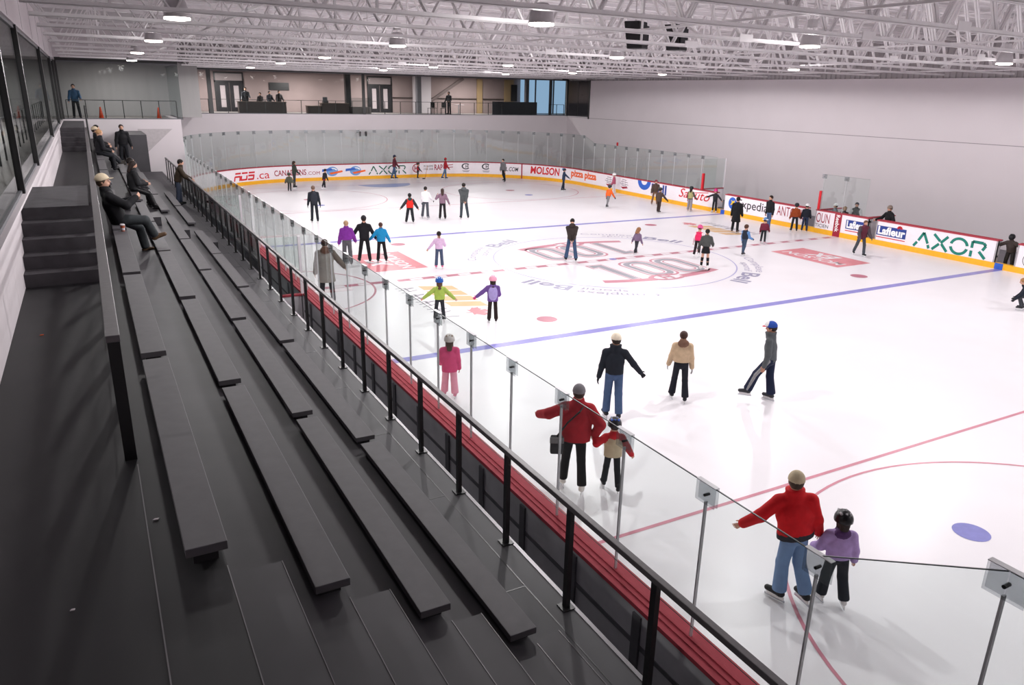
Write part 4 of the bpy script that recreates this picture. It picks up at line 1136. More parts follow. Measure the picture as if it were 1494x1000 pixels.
        if on_ice:
            mb = MB(); g0 = base - up * (.022 * B + lift * .93)
            c = base - up * (.022 * B + lift * .30)
            mb.beam(c - fd * .045 * B, c + fd * .10 * B, .012, lift * .62, up=up, mi=1)
            mb.beam(g0 + up * lift * .2 - fd * .055 * B, g0 + up * lift * .2 + fd * .112 * B, .005, lift * .42, up=up, mi=0)
            obj('blade', mb, [M_blade, M_sole], b)
    # ---- hair
    hair = o.get('hair', ('#2A201C', 0)); hcol, hl = hair
    w = o.get('wear'); big = 1.07
    if hcol:
        f = Field(); n1 = nrm(hf * .85 - hu * .55)
        ct = [(n1, n1 @ hc + .17 * hh)]
        f.ell(hd(0, -.05, .07), HA, (rx * big + .004, ry * big, rz * .90), cut=ct)
        if hl == 0: f.ell(hd(0, -.20, -.12), HA, (rx * .9, ry * .62, rz * .5), cut=ct)
        if hl >= 1:
            f.cap(hd(0, -.26, -.05), hd(0, -.36, -.05 - .42 * hl), .27 * hh, .19 * hh, ax=hr, fl=1.45)
            if hl < 3:
                for sx in (-1, 1): f.cap(hd(.30 * sx, -.08, 0), hd(.30 * sx, -.1, -.25 - .15 * hl), .12 * hh, .11 * hh)
        if hl < 0: f.cap(hd(0, -.45, .05), hd(0, -.55, -.75), .12 * hh, .06 * hh); f.ell(hd(0, -.20, -.05), HA, (rx * .9, ry * .62, rz * .5))
        if w == None or hl != 0 or True: meshobj('hair', [f.mesh(min(det, .014), .015)], [cloth(hcol, .6, .25)], root)
    # ---- hat or helmet
    if w:
        kind, wc = w[0], w[1]; wc2 = w[2] if len(w) > 2 else wc
        f = Field(); n1 = nrm(-hu + hf * .12)
        if kind == 'helmet':
            ct = [(n1, n1 @ hd(0, 0, -.06))]
            f.ell(hd(0, -.03, .08), HA, (rx * 1.50, ry * 1.42, rz * 1.22), 0, cut=ct)
            for sx in (-.5, 0, .5): f.cap(hd(sx * .46, .40, .52), hd(sx * .54, -.42, .50), .075 * hh, .075 * hh, 1)
            if len(w) > 3: f.ell(hd(0, .0, .1), HA, (rx * 1.54, ry * 1.46, rz * .45), 2, cut=[(n1, n1 @ hd(0, 0, .0))])
            hm = meshobj('helmet', [f.mesh(min(det, .014), .012)], [cloth(wc, .3), cloth(wc2, .5), cloth(w[3] if len(w) > 3 else wc, .4)], root)
            f = Field()
            for sx in (-1, 1): f.cap(hd(.38 * sx, 0, .02), hd(.2 * sx, .22, -.46), .025 * hh, .025 * hh)
            meshobj('chin_strap', [f.mesh(.012, .005)], [M_black], hm)
        elif kind == 'cap':
            ct = [(n1, n1 @ hd(0, 0, .08))]
            f.ell(hd(0, -.02, .12), HA, (rx * 1.20, ry * 1.17, rz * 1.02), 0, cut=ct)
            cp = meshobj('cap', [f.mesh(min(det, .012), .01)], [cloth(wc)], root)
            f = Field(); f.ell(hd(0, .50, .17), HA, (rx * .80, ry * .72, .035 * hh), 0)
            meshobj('visor', [f.mesh(.008, .005)], [cloth(wc2)], cp)
            if len(w) > 3:
                f = Field(); f.ell(hd(0, .12, .16), HA, (rx * 1.06, ry * 1.12, rz * .97), 0, cut=[(n1, n1 @ hd(0, 0, .16)), (-hf, -(hf @ hd(0, .12, 0)))])
                meshobj('front_panel', [f.mesh(.009, .006)], [cloth(w[3])], cp)
        else:
            ct = [(n1, n1 @ hd(0, 0, .06))]
            f.ell(hd(0, -.04, .12), HA, (rx * 1.20, ry * 1.17, rz * 1.05), 0, cut=ct); f.cap(hd(-.2, -.05, .1), hd(.2, -.05, .1), ry * .98, ry * .98, 1, cut=[(n1, n1 @ hd(0, 0, .04)), (-n1, -(n1 @ hd(0, 0, .2)))]) if len(w) > 2 else None
            meshobj('knit_hat', [f.mesh(min(det, .014), .012)], [cloth(wc), cloth(wc2)], root)
    return root, dict(pel=pel, nb=nb, A=A, J=J, F=F, R=R, td=td, hd=hd)
# ------------------------------------------------------------------ the skaters and spectators
N, FN = .0135, .021
BK = '#19191D'
def P(*a, **k): return person(*a, **k)
# nearest pair
P('man in bright red jacket, blue jeans and beige cap skating beside a child', (2.47, -18.40), 1.78, 2,
  dict(h=N, top='#C2151E', hem='#2A2B33', puff=.03, bulk=1, legc='#6C88AF', flare=1.25, bag=.012, skate='#1B1B1E', wear=('cap', '#B7A88D'), hair=('#3A2D24', 0), twist=-38, side=-2,
       arms=((-8, 52, 22, -.3), (8, 14, 20)), legs=((7, 1, 10), (-7, 1, 16)), collar=1, lean=8, head=-8))
P('child in lilac jacket, black trousers and shiny black helmet beside the man in bright red', (2.93, -18.66), 1.30, -22,
  dict(h=N, top='#A48CBF', hoodc='#4B2F5C', hood=1, puff=.03, legc='#20232C', flare=1.2, bag=.012, skate='#E3E0E2', wear=('helmet', '#17171A', '#8E8C90'), hair=('#2E2422', 1), arms=((20, 20, 40), (5, 14, 20)), legs=((10, 4, 8), (-6, 4, 10)), twist=-14))
# second pair
P('person in dark red fleece and grey knit hat holding the hand of a small child', (1.53, -14.72), 1.80, -30,
  dict(h=N, top='#A01C28', puff=.036, bulk=1.2, legc='#161518', flare=1.2, skate='#E6E3E0', wear=('beanie', '#77757A'), hair=('#3A2C26', 0),
       arms=((22, 58, 38, .1), ('t', (.34, .05, .99), (.5, -.5, -.3))), legs=((8, 5, 4), (-10, 3, 8)), side=3, hemz=-.05))
P('small child in red and cream jacket, hand held by person in dark red fleece', (2.08, -15.03), 1.24, -30,
  dict(h=N, top='#C4B598', sleeve='#C01E2A', yoke=1, hoodc='#C01E2A', hood=1, puff=.026, legc='#1F2126', flare=1.15, skate='#26262A', wear=('helmet', '#26272B', '#3A62C0'), hair=None or ('#2A201C', 0), hemz=-.06,
       arms=(('t', (-.30, .08, .98), (-.6, -.5, -.3)), (8, 30, 14)), legs=((10, 5, 6), (-14, 3, 22))))
t = empty('shoulder_bag', (1.42, -14.86, .96), math.radians(-30)); tag(t, 'small black shoulder bag hanging at the hip of the person in dark red fleece', 'bag')
bb = MB(); bb.box(-.36, -.16, -.10, .02, -.2, .1); obj('pouch', bb, cloth('#2B2A2D'), t, bevel=.03)
bb = MB(); bb.box(-.37, -.15, -.115, -.09, .0, .1); obj('flap', bb, cloth('#6B6A6C'), t, bevel=.008)
obj('strap', MB().tube([(-.26, -.06, .1), (-.1, -.04, .33), (.08, .0, .50), (.14, .12, .53)], .014, 6), cloth('#1B1B1E'), t)
# trio in mid ice
P('man in dark navy sweater, blue jeans and cream cap with arms held out', (3.79, -12.68), 1.75, -28,
  dict(h=N, top='#1F242D', legc='#465C7E', bag=.008, flare=1.1, skate='#24252A', gloves='#14151A', wear=('cap', '#E6DAC6'), hair=('#2A211C', 0), arms=((0, 12, 12), (6, 38, 16)), legs=((6, 2, 8), (-6, 2, 8)), twist=-8, head=20, hemz=.0, collar=1, topname='sweater', hoodc='#1F242D'))
P('woman in beige jacket with fur collar and dark trousers in mid ice', (5.64, -12.5), 1.55, -35,
  dict(h=N, fem=1, top='#C6AC8E', hoodc='#77594A', hood=1, puff=.02, legc='#1D1F28', flare=1.35, skate='#2A2A30', gloves='#BDBABC', hair=('#46302B', .4), arms=((14, 12, 12), (0, 10, 14)), legs=((12, 4, 4), (-6, 4, 6)), hemz=.03))
P('man in grey zip sweater, striped dark track trousers and red white and blue cap', (7.2, -13.22), 1.75, 32,
  dict(h=N, top='#54585B', legc='#19213A', stripe='#8C8C8E', flare=1.35, bag=.012, skate='#3C3D41', wear=('cap', '#2A4DA4', '#C4242E', '#E9E6E6'), hair=('#241C18', 0), skin='b', arms=((2, 6, 14), (-4, 6, 12)), legs=((34, 2, 14), (-2, 2, 8)), lean=6, collar=1, hoodc='#54585B'))
P('girl in pink coat, pale pink trousers and silver helmet close to the glass', (1.36, -10.22), 1.36, -24,
  dict(h=.016, fem=1, top='#CB4876', puff=.03, hemz=-.12, legc='#E39BB0', flare=1.3, bag=.015, skate='#D993A8', wear=('helmet', '#BDB6B4', '#8A6F62'), hair=('#4A372D', 2), arms=((14, 8, 40), (4, 8, 14)), legs=((8, 4, 4), (-4, 4, 4))))
P('child in lime green jacket and blue helmet with both arms spread', (3.32, -5.12), 1.27, -20,
  dict(h=.016, top='#A6BF58', sleeve='#9DB455', puff=.022, hood=1, legc='#2A2D33', flare=1.15, skate='#DCDADD', wear=('helmet', '#2455A6', '#BFD0E6'), hair=('#5A3F30', 2), arms=((0, 52, 4), (0, 46, 6)), legs=((10, 6, 8), (-8, 5, 14))))
P('child in purple jacket and pink helmet reaching out the left arm', (4.67, -5.73), 1.32, -24,
  dict(h=.016, top='#6B4D90', panel='#A698CE', puff=.024, hood=1, hemz=-.08, legc='#2A1F1E', flare=1.2, skate='#3A3034', gloves='#D2408A', wear=('helmet', '#EFA5BD', '#E9DDE2'), hair=('#33251F', 2), arms=((4, 50, 8), (20, 12, 50)), legs=((2, 3, 3), (-2, 3, 3))))
P('boy in navy top crouching low on skates near the right boards', (20.32, -11.45), 1.35, 30,
  dict(h=.016, top='#1D222E', legc='#3B3D43', skate='#2B2B2F', gloves='#2A2A2E', hair=('#9A7048', .3), lean=42, arms=((62, 8, 22), (58, 8, 26)), legs=((78, 6, 98), (70, 6, 96)), nod=-20))
# centre ice
P('person in dark brown jacket and jeans with hands clasped behind the back', (11.15, .29), 1.66, -30,
  dict(h=FN, top='#372F2D', legc='#3B5070', flare=1.3, skate='#2B2B30', hair=('#1E1816', .6), lean=8, nod=32, arms=(('t', (-.05, -.19, .86), (-1, -.4, -.2)), ('t', (.05, -.19, .86), (1, -.4, -.2))), legs=((6, 8, 4), (-6, 8, 4)), hood=1))
P('child in greyish mauve jacket with long fair hair near the centre line', (14.42, .46), 1.10, -75,
  dict(h=FN, top='#7C6884', puff=.02, legc='#34333B', flare=1.35, skate='#3A383C', hair=('#94694A', 2), lean=14, nod=24, hemz=-.06, arms=((6, 26, 10), (10, 18, 20)), legs=((14, 4, 6), (-18, 3, 10))))
P('girl in pink vest with white sleeves and pink helmet pushing off to the side', (16.2, -1.17), 1.30, -60,
  dict(h=FN, fem=1, top='#DE2C60', sleeve='#EBD3DA', legc='#2E2126', skate='#EDEAEC', wear=('helmet', '#DC5A90', '#C43C74'), hair=('#3A2A22', 0), lean=16, arms=((12, 14, 20), (16, 30, 20)), legs=((12, 6, 22), (-26, 10, 8))))
P('woman in grey jacket, short black skirt and tall black socks', (14.92, -3.03), 1.55, -38,
  dict(h=FN, fem=1, top='#4A4C4B', legc='#18181C', skirt=1, skate='#E8E5E4', hair=('#221A18', -1), arms=((6, 16, 24), (18, 20, 50)), legs=((6, 3, 4), (-4, 3, 4)), hemz=.04))
P('boy in black jacket with light blue stripes near the centre line', (18.4, -1.52), 1.28, -85,
  dict(h=FN, top='#252B38', sleeve='#5F88BC', puff=.02, legc='#3C4C62', skate='#4A4448', gloves=BK, hair=('#4A2F24', 0), arms=((10, 10, 12), (20, 10, 50)), legs=((12, 4, 6), (-10, 3, 12))))
P('small child in maroon jacket and blue patterned hat by the centre line', (21.16, .07), 1.15, -60,
  dict(h=FN, top='#6B2538', puff=.022, legc='#23252B', skate='#C7A5AC', wear=('beanie', '#5F86B4', '#D9DEE6'), hair=None or ('#3A2A22', 0), gloves='#B83E58', arms=((10, 10, 12), (24, 12, 30)), legs=((4, 4, 4), (-4, 4, 6))))
P('person in long black coat and black hat by the orange badge on the ice', (22.03, 2.70), 1.68, -60,
  dict(h=FN, top='#17171B', legc='#1B1B20', puff=.02, coat=.24, skate='#4A3C38', wear=('beanie', '#151518'), hair=('#1E1816', 0), arms=((4, 8, 8), (8, 8, 12)), legs=((4, 4, 4), (-4, 4, 4))))
P('tall man in black sweater and jeans skating along the right boards', (23.87, 2.37), 1.74, 85,
  dict(h=FN, top='#1C1D22', legc='#4A6288', skate='#1E1E22', hair=('#2B1E18', 0), arms=((6, 14, 14), (-6, 10, 10)), legs=((10, 4, 6), (-8, 4, 8)), topname='sweater'))
P('person in rust coloured jacket and dark helmet by the open second gate', (25.05, 1.82), 1.36, -40,
  dict(h=FN, top='#93421F', puff=.022, legc='#23262E', skate='#2B2B30', wear=('helmet', '#26282E'), hair=('#2A201C', 0), arms=((6, 14, 12), (14, 12, 30)), legs=((4, 5, 4), (-4, 5, 4))))
P('person in navy jacket and white hat at the open second gate', (25.55, 1.62), 1.34, -50,
  dict(h=FN, top='#1F232E', puff=.022, legc='#28324C', skate='#2B2B30', wear=('beanie', '#EDEBEC'), hair=('#2A201C', 0), arms=((6, 12, 12), (14, 12, 30)), legs=((4, 4, 4), (-4, 4, 4))))
P('man in maroon jacket and grey trousers gliding towards the boards with gloved hands in front', (22.88, -3.57), 1.54, 150,
  dict(h=FN, top='#5C2A38', sleeve='#4B4248', puff=.022, legc='#474C54', skate='#26262A', gloves='#5A5A5E', hair=('#6B4A38', 0), lean=16, hemz=-.06, arms=((34, 10, 40), (40, 14, 30)), legs=((16, 5, 18), (-16, 5, 10))))
P('child in black with bright pink helmet standing in the first open gate', (25.72, 8.12), 1.30, 110,
  dict(h=FN, top='#28292E', legc='#232429', skate='#D9D5D8', wear=('helmet', '#D83C8C', '#B82A70'), hair=('#3A2A22', 2), arms=((10, 48, 8), (10, 66, 4)), legs=((4, 6, 4), (-4, 6, 4))))
P('child in olive vest and pale grey trousers with dark helmet by the boards', (24.69, 8.98), 1.38, -70,
  dict(h=FN, top='#A19B6C', sleeve='#56504C', hem='#4A4238', legc='#918D96', bag=.012, skate='#B9A9A6', wear=('helmet', '#232428'), hair=('#2A201C', 2), gloves='#2A2A2E', arms=((14, 14, 20), (24, 14, 30)), legs=((6, 5, 4), (-6, 5, 6)), hemz=-.05))
P('person in brown jacket and maroon knit hat behind another in brown', (24.38, 11.72), 1.48, 160,
  dict(h=FN, top='#4E4039', puff=.02, legc='#7A5A48', skate='#8A7A72', wear=('beanie', '#7A3040'), hair=('#2A201C', 0), arms=((10, 16, 20), (10, 16, 20)), legs=((6, 5, 4), (-6, 5, 4))))
P('person in dark brown top skating in front of the one in maroon hat', (22.66, 9.21), 1.37, -70,
  dict(h=FN, top='#4A3B35', puff=.02, legc='#3A2D2B', skate='#3A3436', gloves='#2A2A2E', wear=('helmet', '#2A2B2F', '#8E9A8E'), hair=('#241C18', 0), arms=((20, 20, 20), (30, 30, 10)), legs=((8, 3, 6), (-8, 3, 6)), hemz=-.1))
P('child in orange jacket, grey trousers and black helmet striding', (21.01, 11.78), 1.30, -75,
  dict(h=FN, top='#DC5E22', puff=.02, legc='#77767A', skate='#2B2B30', gloves='#1E1E22', wear=('helmet', '#26282C', '#77797C'), hair=('#2A201C', 0), lean=10, arms=((10, 14, 16), (28, 22, 10)), legs=((10, 5, 8), (-24, 4, 4))))
P('child in rose pink jacket, white trousers and white helmet at the far right boards', (25.45, 17.35), 1.28, 40,
  dict(h=FN, top='#B25A72', puff=.024, legc='#D5D2DA', skate='#E2DFE2', wear=('helmet', '#EDEBEC'), hair=('#3A2A22', 0), gloves='#3A2A30', arms=((10, 16, 20), (14, 14, 20)), legs=((4, 4, 4), (-4, 4, 4)), hemz=-.08))
P('child in navy suit and dark helmet stretching one arm out near the orange lettering', (22.9, 19.52), 1.46, -110,
  dict(h=FN, top='#2A3850', legc='#222A3A', skate='#26262A', wear=('helmet', '#232B38', '#4A6A9A'), hair=('#2A201C', 0), gloves='#9A9AA2', arms=((8, 14, 14), (44, 40, 8)), legs=((8, 5, 6), (-8, 5, 6)), hemz=-.05))
P('man in grey sweater and black trousers skating past the far boards', (21.59, 25.5), 1.66, 110,
  dict(h=FN, top='#6C6B6E', legc='#1E1F25', skate='#26262A', hair=('#1E1816', 0), lean=8, arms=((10, 12, 16), (-6, 12, 14)), legs=((4, 4, 10), (-10, 4, 20))))
P('person in red jacket and red hat with jeans skating at the far end', (18.14, 28.45), 1.55, -100,
  dict(h=FN, top='#A02430', puff=.02, legc='#55708F', skate='#2A3040', wear=('beanie', '#A81C28'), hair=('#2A201C', 0), arms=((6, 12, 14), (20, 14, 20)), legs=((10, 4, 6), (-18, 4, 8)), hemz=-.05))
P('small child in red and black under the red ring advert at the far end', (16.43, 29.4), 1.18, -90,
  dict(h=FN, top='#A82838', sleeve='#2A2A2E', legc='#25252A', skate='#3A383C', wear=('helmet', '#3A2A2C', '#8A3038'), hair=('#2A201C', 0), arms=((20, 14, 20), (26, 14, 20)), legs=((6, 6, 6), (-6, 6, 6))))
t = empty('hockey_stick', (17.0, 29.2, 0)); tag(t, 'short hockey stick standing on the ice beside the small child in red and black', 'hockey stick')
obj('shaft', MB().beam((-.1, 0, .02), (.1, 0, .95), .03, .02), cloth('#C07A2A'), t); obj('blade', MB().box(-.3, -.08, -.01, .01, .01, .08), M_black, t)
P('person in maroon jacket, jeans and dark cap before the far green letters', (14.6, 29.5), 1.74, -95,
  dict(h=FN, top='#6B2A36', sleeve='#5A2632', puff=.02, legc='#465C7C', skate='#26262A', wear=('cap', '#2A2F45'), hair=('#2A201C', 0), arms=((6, 12, 14), (22, 14, 24)), legs=((12, 4, 6), (-16, 4, 6))))
P('child in dark jacket with red hem and black trousers at the far left', (8.31, 25.33), 1.33, -70,
  dict(h=FN, top='#272730', hem='#B02434', hemz=-.1, legc='#1E1E24', skate='#CFCBD0', hair=('#1E1816', 0), lean=16, arms=((10, 10, 20), (16, 12, 20)), legs=((16, 5, 12), (-24, 5, 6))))
P('child in camouflage jacket in front of the person in dark green', (6.05, 24.98), 1.15, -30,
  dict(h=FN, top='#4A4C40', sleeve='#5A5B50', puff=.04, legc='#1E1E22', skate='#26262A', wear=('helmet', '#3A3C34', '#6A6C60'), hair=('#2A201C', 0), arms=((10, 30, 20), (16, 20, 20)), legs=((10, 5, 12), (-10, 5, 14)), hemz=-.08))
P('person in dark green top behind the child in camouflage at the far left', (6.75, 26.6), 1.74, -80,
  dict(h=FN, top='#3A403A', legc='#33363A', skate='#26262A', hair=('#33241E', 1), arms=((10, 14, 30), (16, 12, 30)), legs=((6, 4, 6), (-6, 4, 6))))
P('person in black tracksuit with white shoulder trim standing alone at the left', (4.49, 12.86), 1.76, -8,
  dict(h=FN, top='#23262E', panel='#2A2D36', legc='#20232B', skate='#2A2A30', hair=('#6A5348', 0), gloves='#1A1A1E', arms=((0, 10, 10), (0, 10, 10)), legs=((4, 3, 3), (-2, 3, 3))))
P('boy in bright red and black jacket, leftmost of the far group of four', (8.66, 11.0), 1.43, -12,
  dict(h=FN, top='#DA2C22', sleeve='#2F3034', hoodc='#33403E', hood=1, puff=.03, legc='#23262A', bag=.012, skate='#26262A', hair=('#1E1816', 0), wear=('beanie', '#222226'), arms=((0, 38, 8), (0, 32, 8)), legs=((4, 10, 4), (-4, 6, 4))))
P('person in white sweater and grey jeans in the far group of four', (9.85, 11.9), 1.63, -40,
  dict(h=FN, fem=1, top='#EDEAEE', legc='#4A4D55', flare=1.2, skate='#9A9A9E', gloves='#2A2A2E', hair=('#221C1A', 0), arms=((10, 10, 20), (26, 20, 30)), legs=((4, 8, 4), (-8, 6, 4)), topname='sweater'))
P('woman in mauve sweater with long brown hair, left hand raised', (10.57, 11.37), 1.56, -20,
  dict(h=FN, fem=1, top='#836778', legc='#231F22', flare=1.2, skate='#3A3638', hair=('#3A2A24', 2.4), arms=((20, 40, 120, -.4), (4, 24, 10)), legs=((3, 4, 3), (-3, 4, 3)), topname='sweater'))
P('tall person in dark grey jacket, rightmost of the far group of four', (11.7, 11.17), 1.81, -20,
  dict(h=FN, top='#4C4F51', hoodc='#565A5C', hood=1, puff=.015, legc='#3D454C', skate='#2A2C30', hair=('#231C1A', .5), hemz=-.1, arms=(('t', (-.04, -.2, .90), (-1, -.4, -.2)), ('t', (.05, -.2, .92), (1, -.4, -.2))), legs=((2, 3, 3), (-2, 9, 3))))
# trio with linked arms
P('woman in purple jacket and grey trousers linked with the man in black', (3.13, 2.95), 1.65, -14,
  dict(h=FN, fem=1, top='#7A2F93', puff=.028, legc='#55565A', bag=.008, skate='#6A666A', hair=('#A88A6C', .4), arms=((6, 14, 14), (10, 20, 30)), legs=((2, 3, 3), (-2, 3, 3)), hemz=.03))
P('man in black jacket and black trousers in the middle of a linked trio', (3.86, 3.22), 1.74, -15,
  dict(h=FN, top='#1C1C21', puff=.016, legc='#19191E', skate='#222226', wear=('beanie', '#26262B'), hair=('#2A201C', 0), arms=((0, 34, 24), (0, 26, 24)), legs=((4, 9, 4), (-4, 6, 4))))
P('woman in bright blue jacket and black trousers, right of the linked trio', (4.47, 3.02), 1.50, -12,
  dict(h=FN, fem=1, top='#1F8CC2', puff=.018, legc='#1B1B1F', flare=1.2, skate='#26262A', hair=('#4A2E26', -1), arms=((10, 38, 30), (4, 24, 10)), legs=((4, 5, 4), (-2, 7, 4))))
P('girl in pale lilac sweater and jeans skating alone with dark ponytail', (6.02, 1.2), 1.36, -18,
  dict(h=FN, fem=1, top='#D5B6D6', legc='#45516A', flare=1.2, skate='#D66A94', hair=('#221A18', -1), arms=((8, 36, 14), (20, 20, 60)), legs=((2, 4, 3), (-2, 4, 3)), topname='sweater'))
P('man in long grey coat and brown collar seen through the glass close to the boards', (1.05, -1.9), 1.95, -10,
  dict(h=FN, top='#8E8884', sleeve='#6A5F58', hoodc='#6B4A3C', hood=1, puff=.03, coat=.20, legc='#26262B', skate='#3A3A40', hair=('#33261F', .4), arms=((4, 10, 10), (14, 36, 10)), legs=((6, 4, 4), (-4, 4, 4))))
# behind the right boards
P('man in black jersey leaning on the boards behind the short gate', (26.55, -2.15), 1.74, 75,
  dict(h=FN, top='#1B1B1F', panel='#26262A', puff=.02, bulk=.6, legc='#222226', wear=('beanie', '#8A7A70'), hair=('#3A2A22', 0), skate='#222226', ice=False, lean=10, arms=((24, 40, 40), (20, 44, 60)), legs=((4, 6, 4), (-4, 6, 4))), z=-.03)
P('dark haired man in black and white jacket behind the penalty box glass', (26.9, -.1), 1.62, 120,
  dict(h=FN, top='#232328', sleeve='#B9B6BA', legc='#222226', hair=('#1C1614', 0), skin='b', skate='#222226', ice=False, lean=10, arms=((30, 16, 50), (30, 16, 50))), z=-.03)
P('fair haired child in dark jacket behind the penalty box glass', (26.75, .42), 1.36, 120,
  dict(h=FN, top='#33262B', legc='#222226', hair=('#9A836A', 1), skate='#222226', ice=False, arms=((30, 12, 50), (30, 12, 50))), z=-.03)
P('child in grey jacket and white hat behind the penalty box glass by the red post', (26.7, .9), 1.42, 60,
  dict(h=FN, top='#6A7078', puff=.02, legc='#222226', wear=('beanie', '#EDEBEC'), hair=('#2A201C', 0), skate='#222226', ice=False, arms=((20, 12, 30), (20, 12, 30))), z=-.03)
P('person in dark brown jacket bending in the last open gate', (26.25, -7.72), 1.40, 95,
  dict(h=FN, top='#3E3531', puff=.03, legc='#2B2826', bag=.012, wear=('helmet', '#18181B'), hair=('#1E1816', 0), skate='#2A2A2E', ice=False, lean=22, nod=40, gloves='#1B1B1E', arms=((22, 62, 16), (22, 62, 16)), legs=((10, 9, 12), (-6, 9, 10))), z=.0)
# spectators on the bleachers
SH = '#5E4936'
P('man in black jacket and pale flat cap seated with crossed legs on the top bench', (-4.36, -7.95), 1.76, -82,
  dict(h=.016, ice=False, seat=BT[0] - TZ[1], top='#16161A', puff=.025, bulk=.6, legc='#3B3F42', bag=.012, skate=SH, wear=('cap', '#C7B79E'), hair=('#4A3B30', 0), lean=-16, nod=10, head=-15,
       arms=((34, 18, 70, .4), (40, 16, 78, .4)), legs=((60, 8, 50), (86, 14, 58, .75)), hemz=-.06, pitch=(0, 20)), z=TZ[1])
P('woman with long dark hair and dark jacket seated with a book in the second row', (-3.68, 1.05), 1.66, -80,
  dict(h=.018, ice=False, fem=1, seat=BT[1] - TZ[2], top='#2A2A2D', puff=.02, legc='#17171A', bag=.012, skate='#1B1B1E', hair=('#2B211E', 2.2), lean=6, nod=12,
       arms=((14, 12, 82, .3), (16, 12, 80, .3)), legs=((70, 5, 58), (66, 5, 48))), z=TZ[2])
P('dark haired person in black seated behind the woman with long hair', (-3.68, 2.0), 1.68, -85,
  dict(h=FN, ice=False, seat=BT[1] - TZ[2], top='#1E1E22', puff=.02, legc='#1B1B1F', skate='#1B1B1E', hair=('#1E1816', .5), arms=((14, 12, 70, .3), (14, 12, 70, .3)), legs=((72, 5, 66), (70, 5, 66))), z=TZ[2])
P('person in black jacket with fair hair seated in the far group on the top bench', (-4.36, 8.6), 1.74, -80,
  dict(h=FN, ice=False, seat=BT[0] - TZ[1], top='#1B1B20', puff=.025, legc='#1E1F24', skate='#1B1B1E', hair=('#A8805C', .4), lean=8, arms=((16, 12, 66, .3), (16, 12, 66, .3)), legs=((76, 5, 74), (72, 5, 70))), z=TZ[1])
P('person in dark jacket and pale cap seated with stretched legs beyond the fair haired one', (-4.33, 10.4), 1.76, -85,
  dict(h=FN, ice=False, seat=BT[0] - TZ[1], top='#1D1D21', puff=.025, legc='#202126', skate='#2A2420', wear=('cap', '#BBAA92'), hair=('#2A201C', 0), lean=-6, arms=((12, 12, 66, .3), (12, 12, 66, .3)), legs=((64, 5, 18), (58, 5, 14))), z=TZ[1])
P('black haired person in black seated farthest on the top bench', (-4.36, 12.3), 1.74, -85,
  dict(h=FN, ice=False, seat=BT[0] - TZ[1], top='#19191D', puff=.02, legc='#1E1F24', skate='#1B1B1E', hair=('#17110F', 0), arms=((16, 12, 66, .3), (16, 12, 66, .3)), legs=((76, 5, 74), (72, 5, 70))), z=TZ[1])
P('man in black jacket standing at the far end of the bleachers', (-3.3, 15.6), 1.80, -170,
  dict(h=FN, ice=False, top='#17171B', puff=.022, legc='#1E1F24', skate='#1B1B1E', hair=('#2A201C', 0), arms=((4, 12, 14), (4, 12, 14))), z=TZ[2])
P('man in brown jacket and jeans leaning on the long handrail', (-1.86, 7.9), 1.70, -95,
  dict(h=.018, ice=False, top='#33291F', puff=.025, legc='#333A49', skate='#1B1B1E', hair=('#17110F', 0), lean=16, arms=((44, 12, 30), (44, 12, 30)), hemz=-.03), z=TZ[4])
# people in the concourse
for x, y, H, yw, c, lab in ((5.7, 35.45, 1.74, 170, '#26282C', 'person in black standing leftmost behind the concourse counter'), (6.7, 35.4, 1.40, 150, '#3A3436', 'shorter person second from the left behind the counter'),
                        (7.35, 35.4, 1.50, 200, '#2E3038', 'person third from the left behind the counter'), (8.05, 35.45, 1.56, 190, '#2A2628', 'person at the right end of the concourse counter'),
                        (21.45, 35.0, 1.74, 120, '#202226', 'person in black standing beside the small white table in the concourse'), (-5.0, 23.3, 1.70, 180, '#33506E', 'person tinted by blue light behind the window at the far left')):  # last figure's blue light is put into the top colour
    P(lab, (x, y), H, yw, dict(h=.025, ice=False, top=c, legc='#1E1F24', skate='#1B1B1E', hair=('#1E1816', 0), arms=((20, 12, 50), (14, 12, 30))), z=4.46)
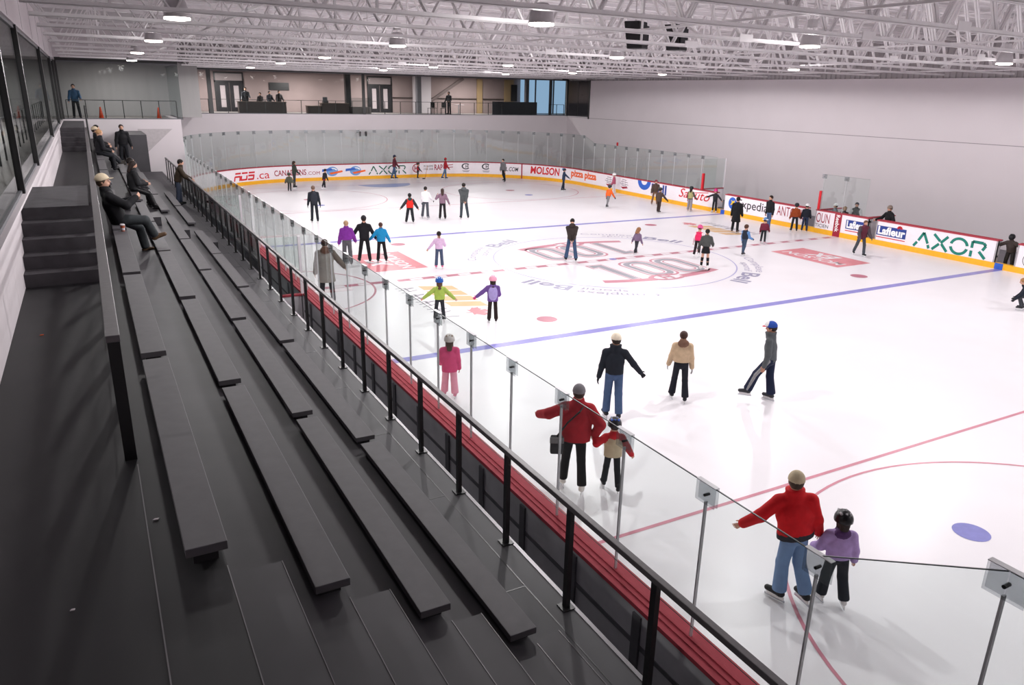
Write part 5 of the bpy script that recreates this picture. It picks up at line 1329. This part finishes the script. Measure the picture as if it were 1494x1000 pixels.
# ------------------------------------------------------------------ light and exposure
def area(name, loc, sx, sy, energy, col=(1, 1, 1)):
    l = bpy.data.lights.new(name, 'AREA'); l.shape = 'RECTANGLE'; l.size = sx; l.size_y = sy; l.energy = energy; l.color = col
    o = bpy.data.objects.new(name, l); o.location = loc; link(o); return o
M_panel = emitmat('ceiling_light_panel_glow', '#FFF0E4', 3.0)
for i, (x, y) in enumerate(((4.0, 35.5), (10.0, 35.5), (16.0, 35.5), (24.0, 35.5), (-3.0, 24.4))):
    t = empty('recessed_light', (x, y, 7.36)); tag(t, 'small round recessed lamp in the concourse ceiling', 'ceiling lamp', 'recessed concourse lamps')
    obj('trim_ring', MB().lathe([(.16, 0), (.16, .04), (.12, .04), (.12, 0)], n=16), M_shade, t); obj('lens', MB().lathe([(.12, .01), (.0, .01)], n=16), M_panel, t)
    area('recessed_lamp_light', (x, y, 7.33), .3, .3, CONC_W if i < 4 else CONC_W * .35, (1, .93, .9))
for y in (-18, -6, 6, 18):
    t = empty('recessed_light', (-8.2, y, 7.36)); tag(t, 'small round recessed lamp in the corridor ceiling', 'ceiling lamp', 'recessed corridor lamps')
    obj('lens', MB().lathe([(.12, .01), (.0, .01)], n=16), M_panel, t)
    area('corridor_lamp_light', (-8.2, y, 7.33), .3, .3, CONC_W * .35, (1, .95, .92))
w = bpy.data.worlds.new('world'); w.use_nodes = True
w.node_tree.nodes['Background'].inputs[0].default_value = (.8, .85, .9, 1); w.node_tree.nodes['Background'].inputs[1].default_value = .15
SC.world = w
vs = SC.view_settings
vs.view_transform = 'Standard'; vs.look = 'None'; vs.gamma = 1.0; vs.exposure = EXPO
try: vs.use_curve_mapping = False
except Exception: pass
SC.cycles.max_bounces = 8; SC.cycles.diffuse_bounces = 4; SC.cycles.glossy_bounces = 3; SC.cycles.transparent_max_bounces = 24
SC.cycles.transmission_bounces = 4; SC.cycles.sample_clamp_indirect = 6.0; SC.cycles.caustics_reflective = False; SC.cycles.caustics_refractive = False
SC.cycles.use_denoising = True
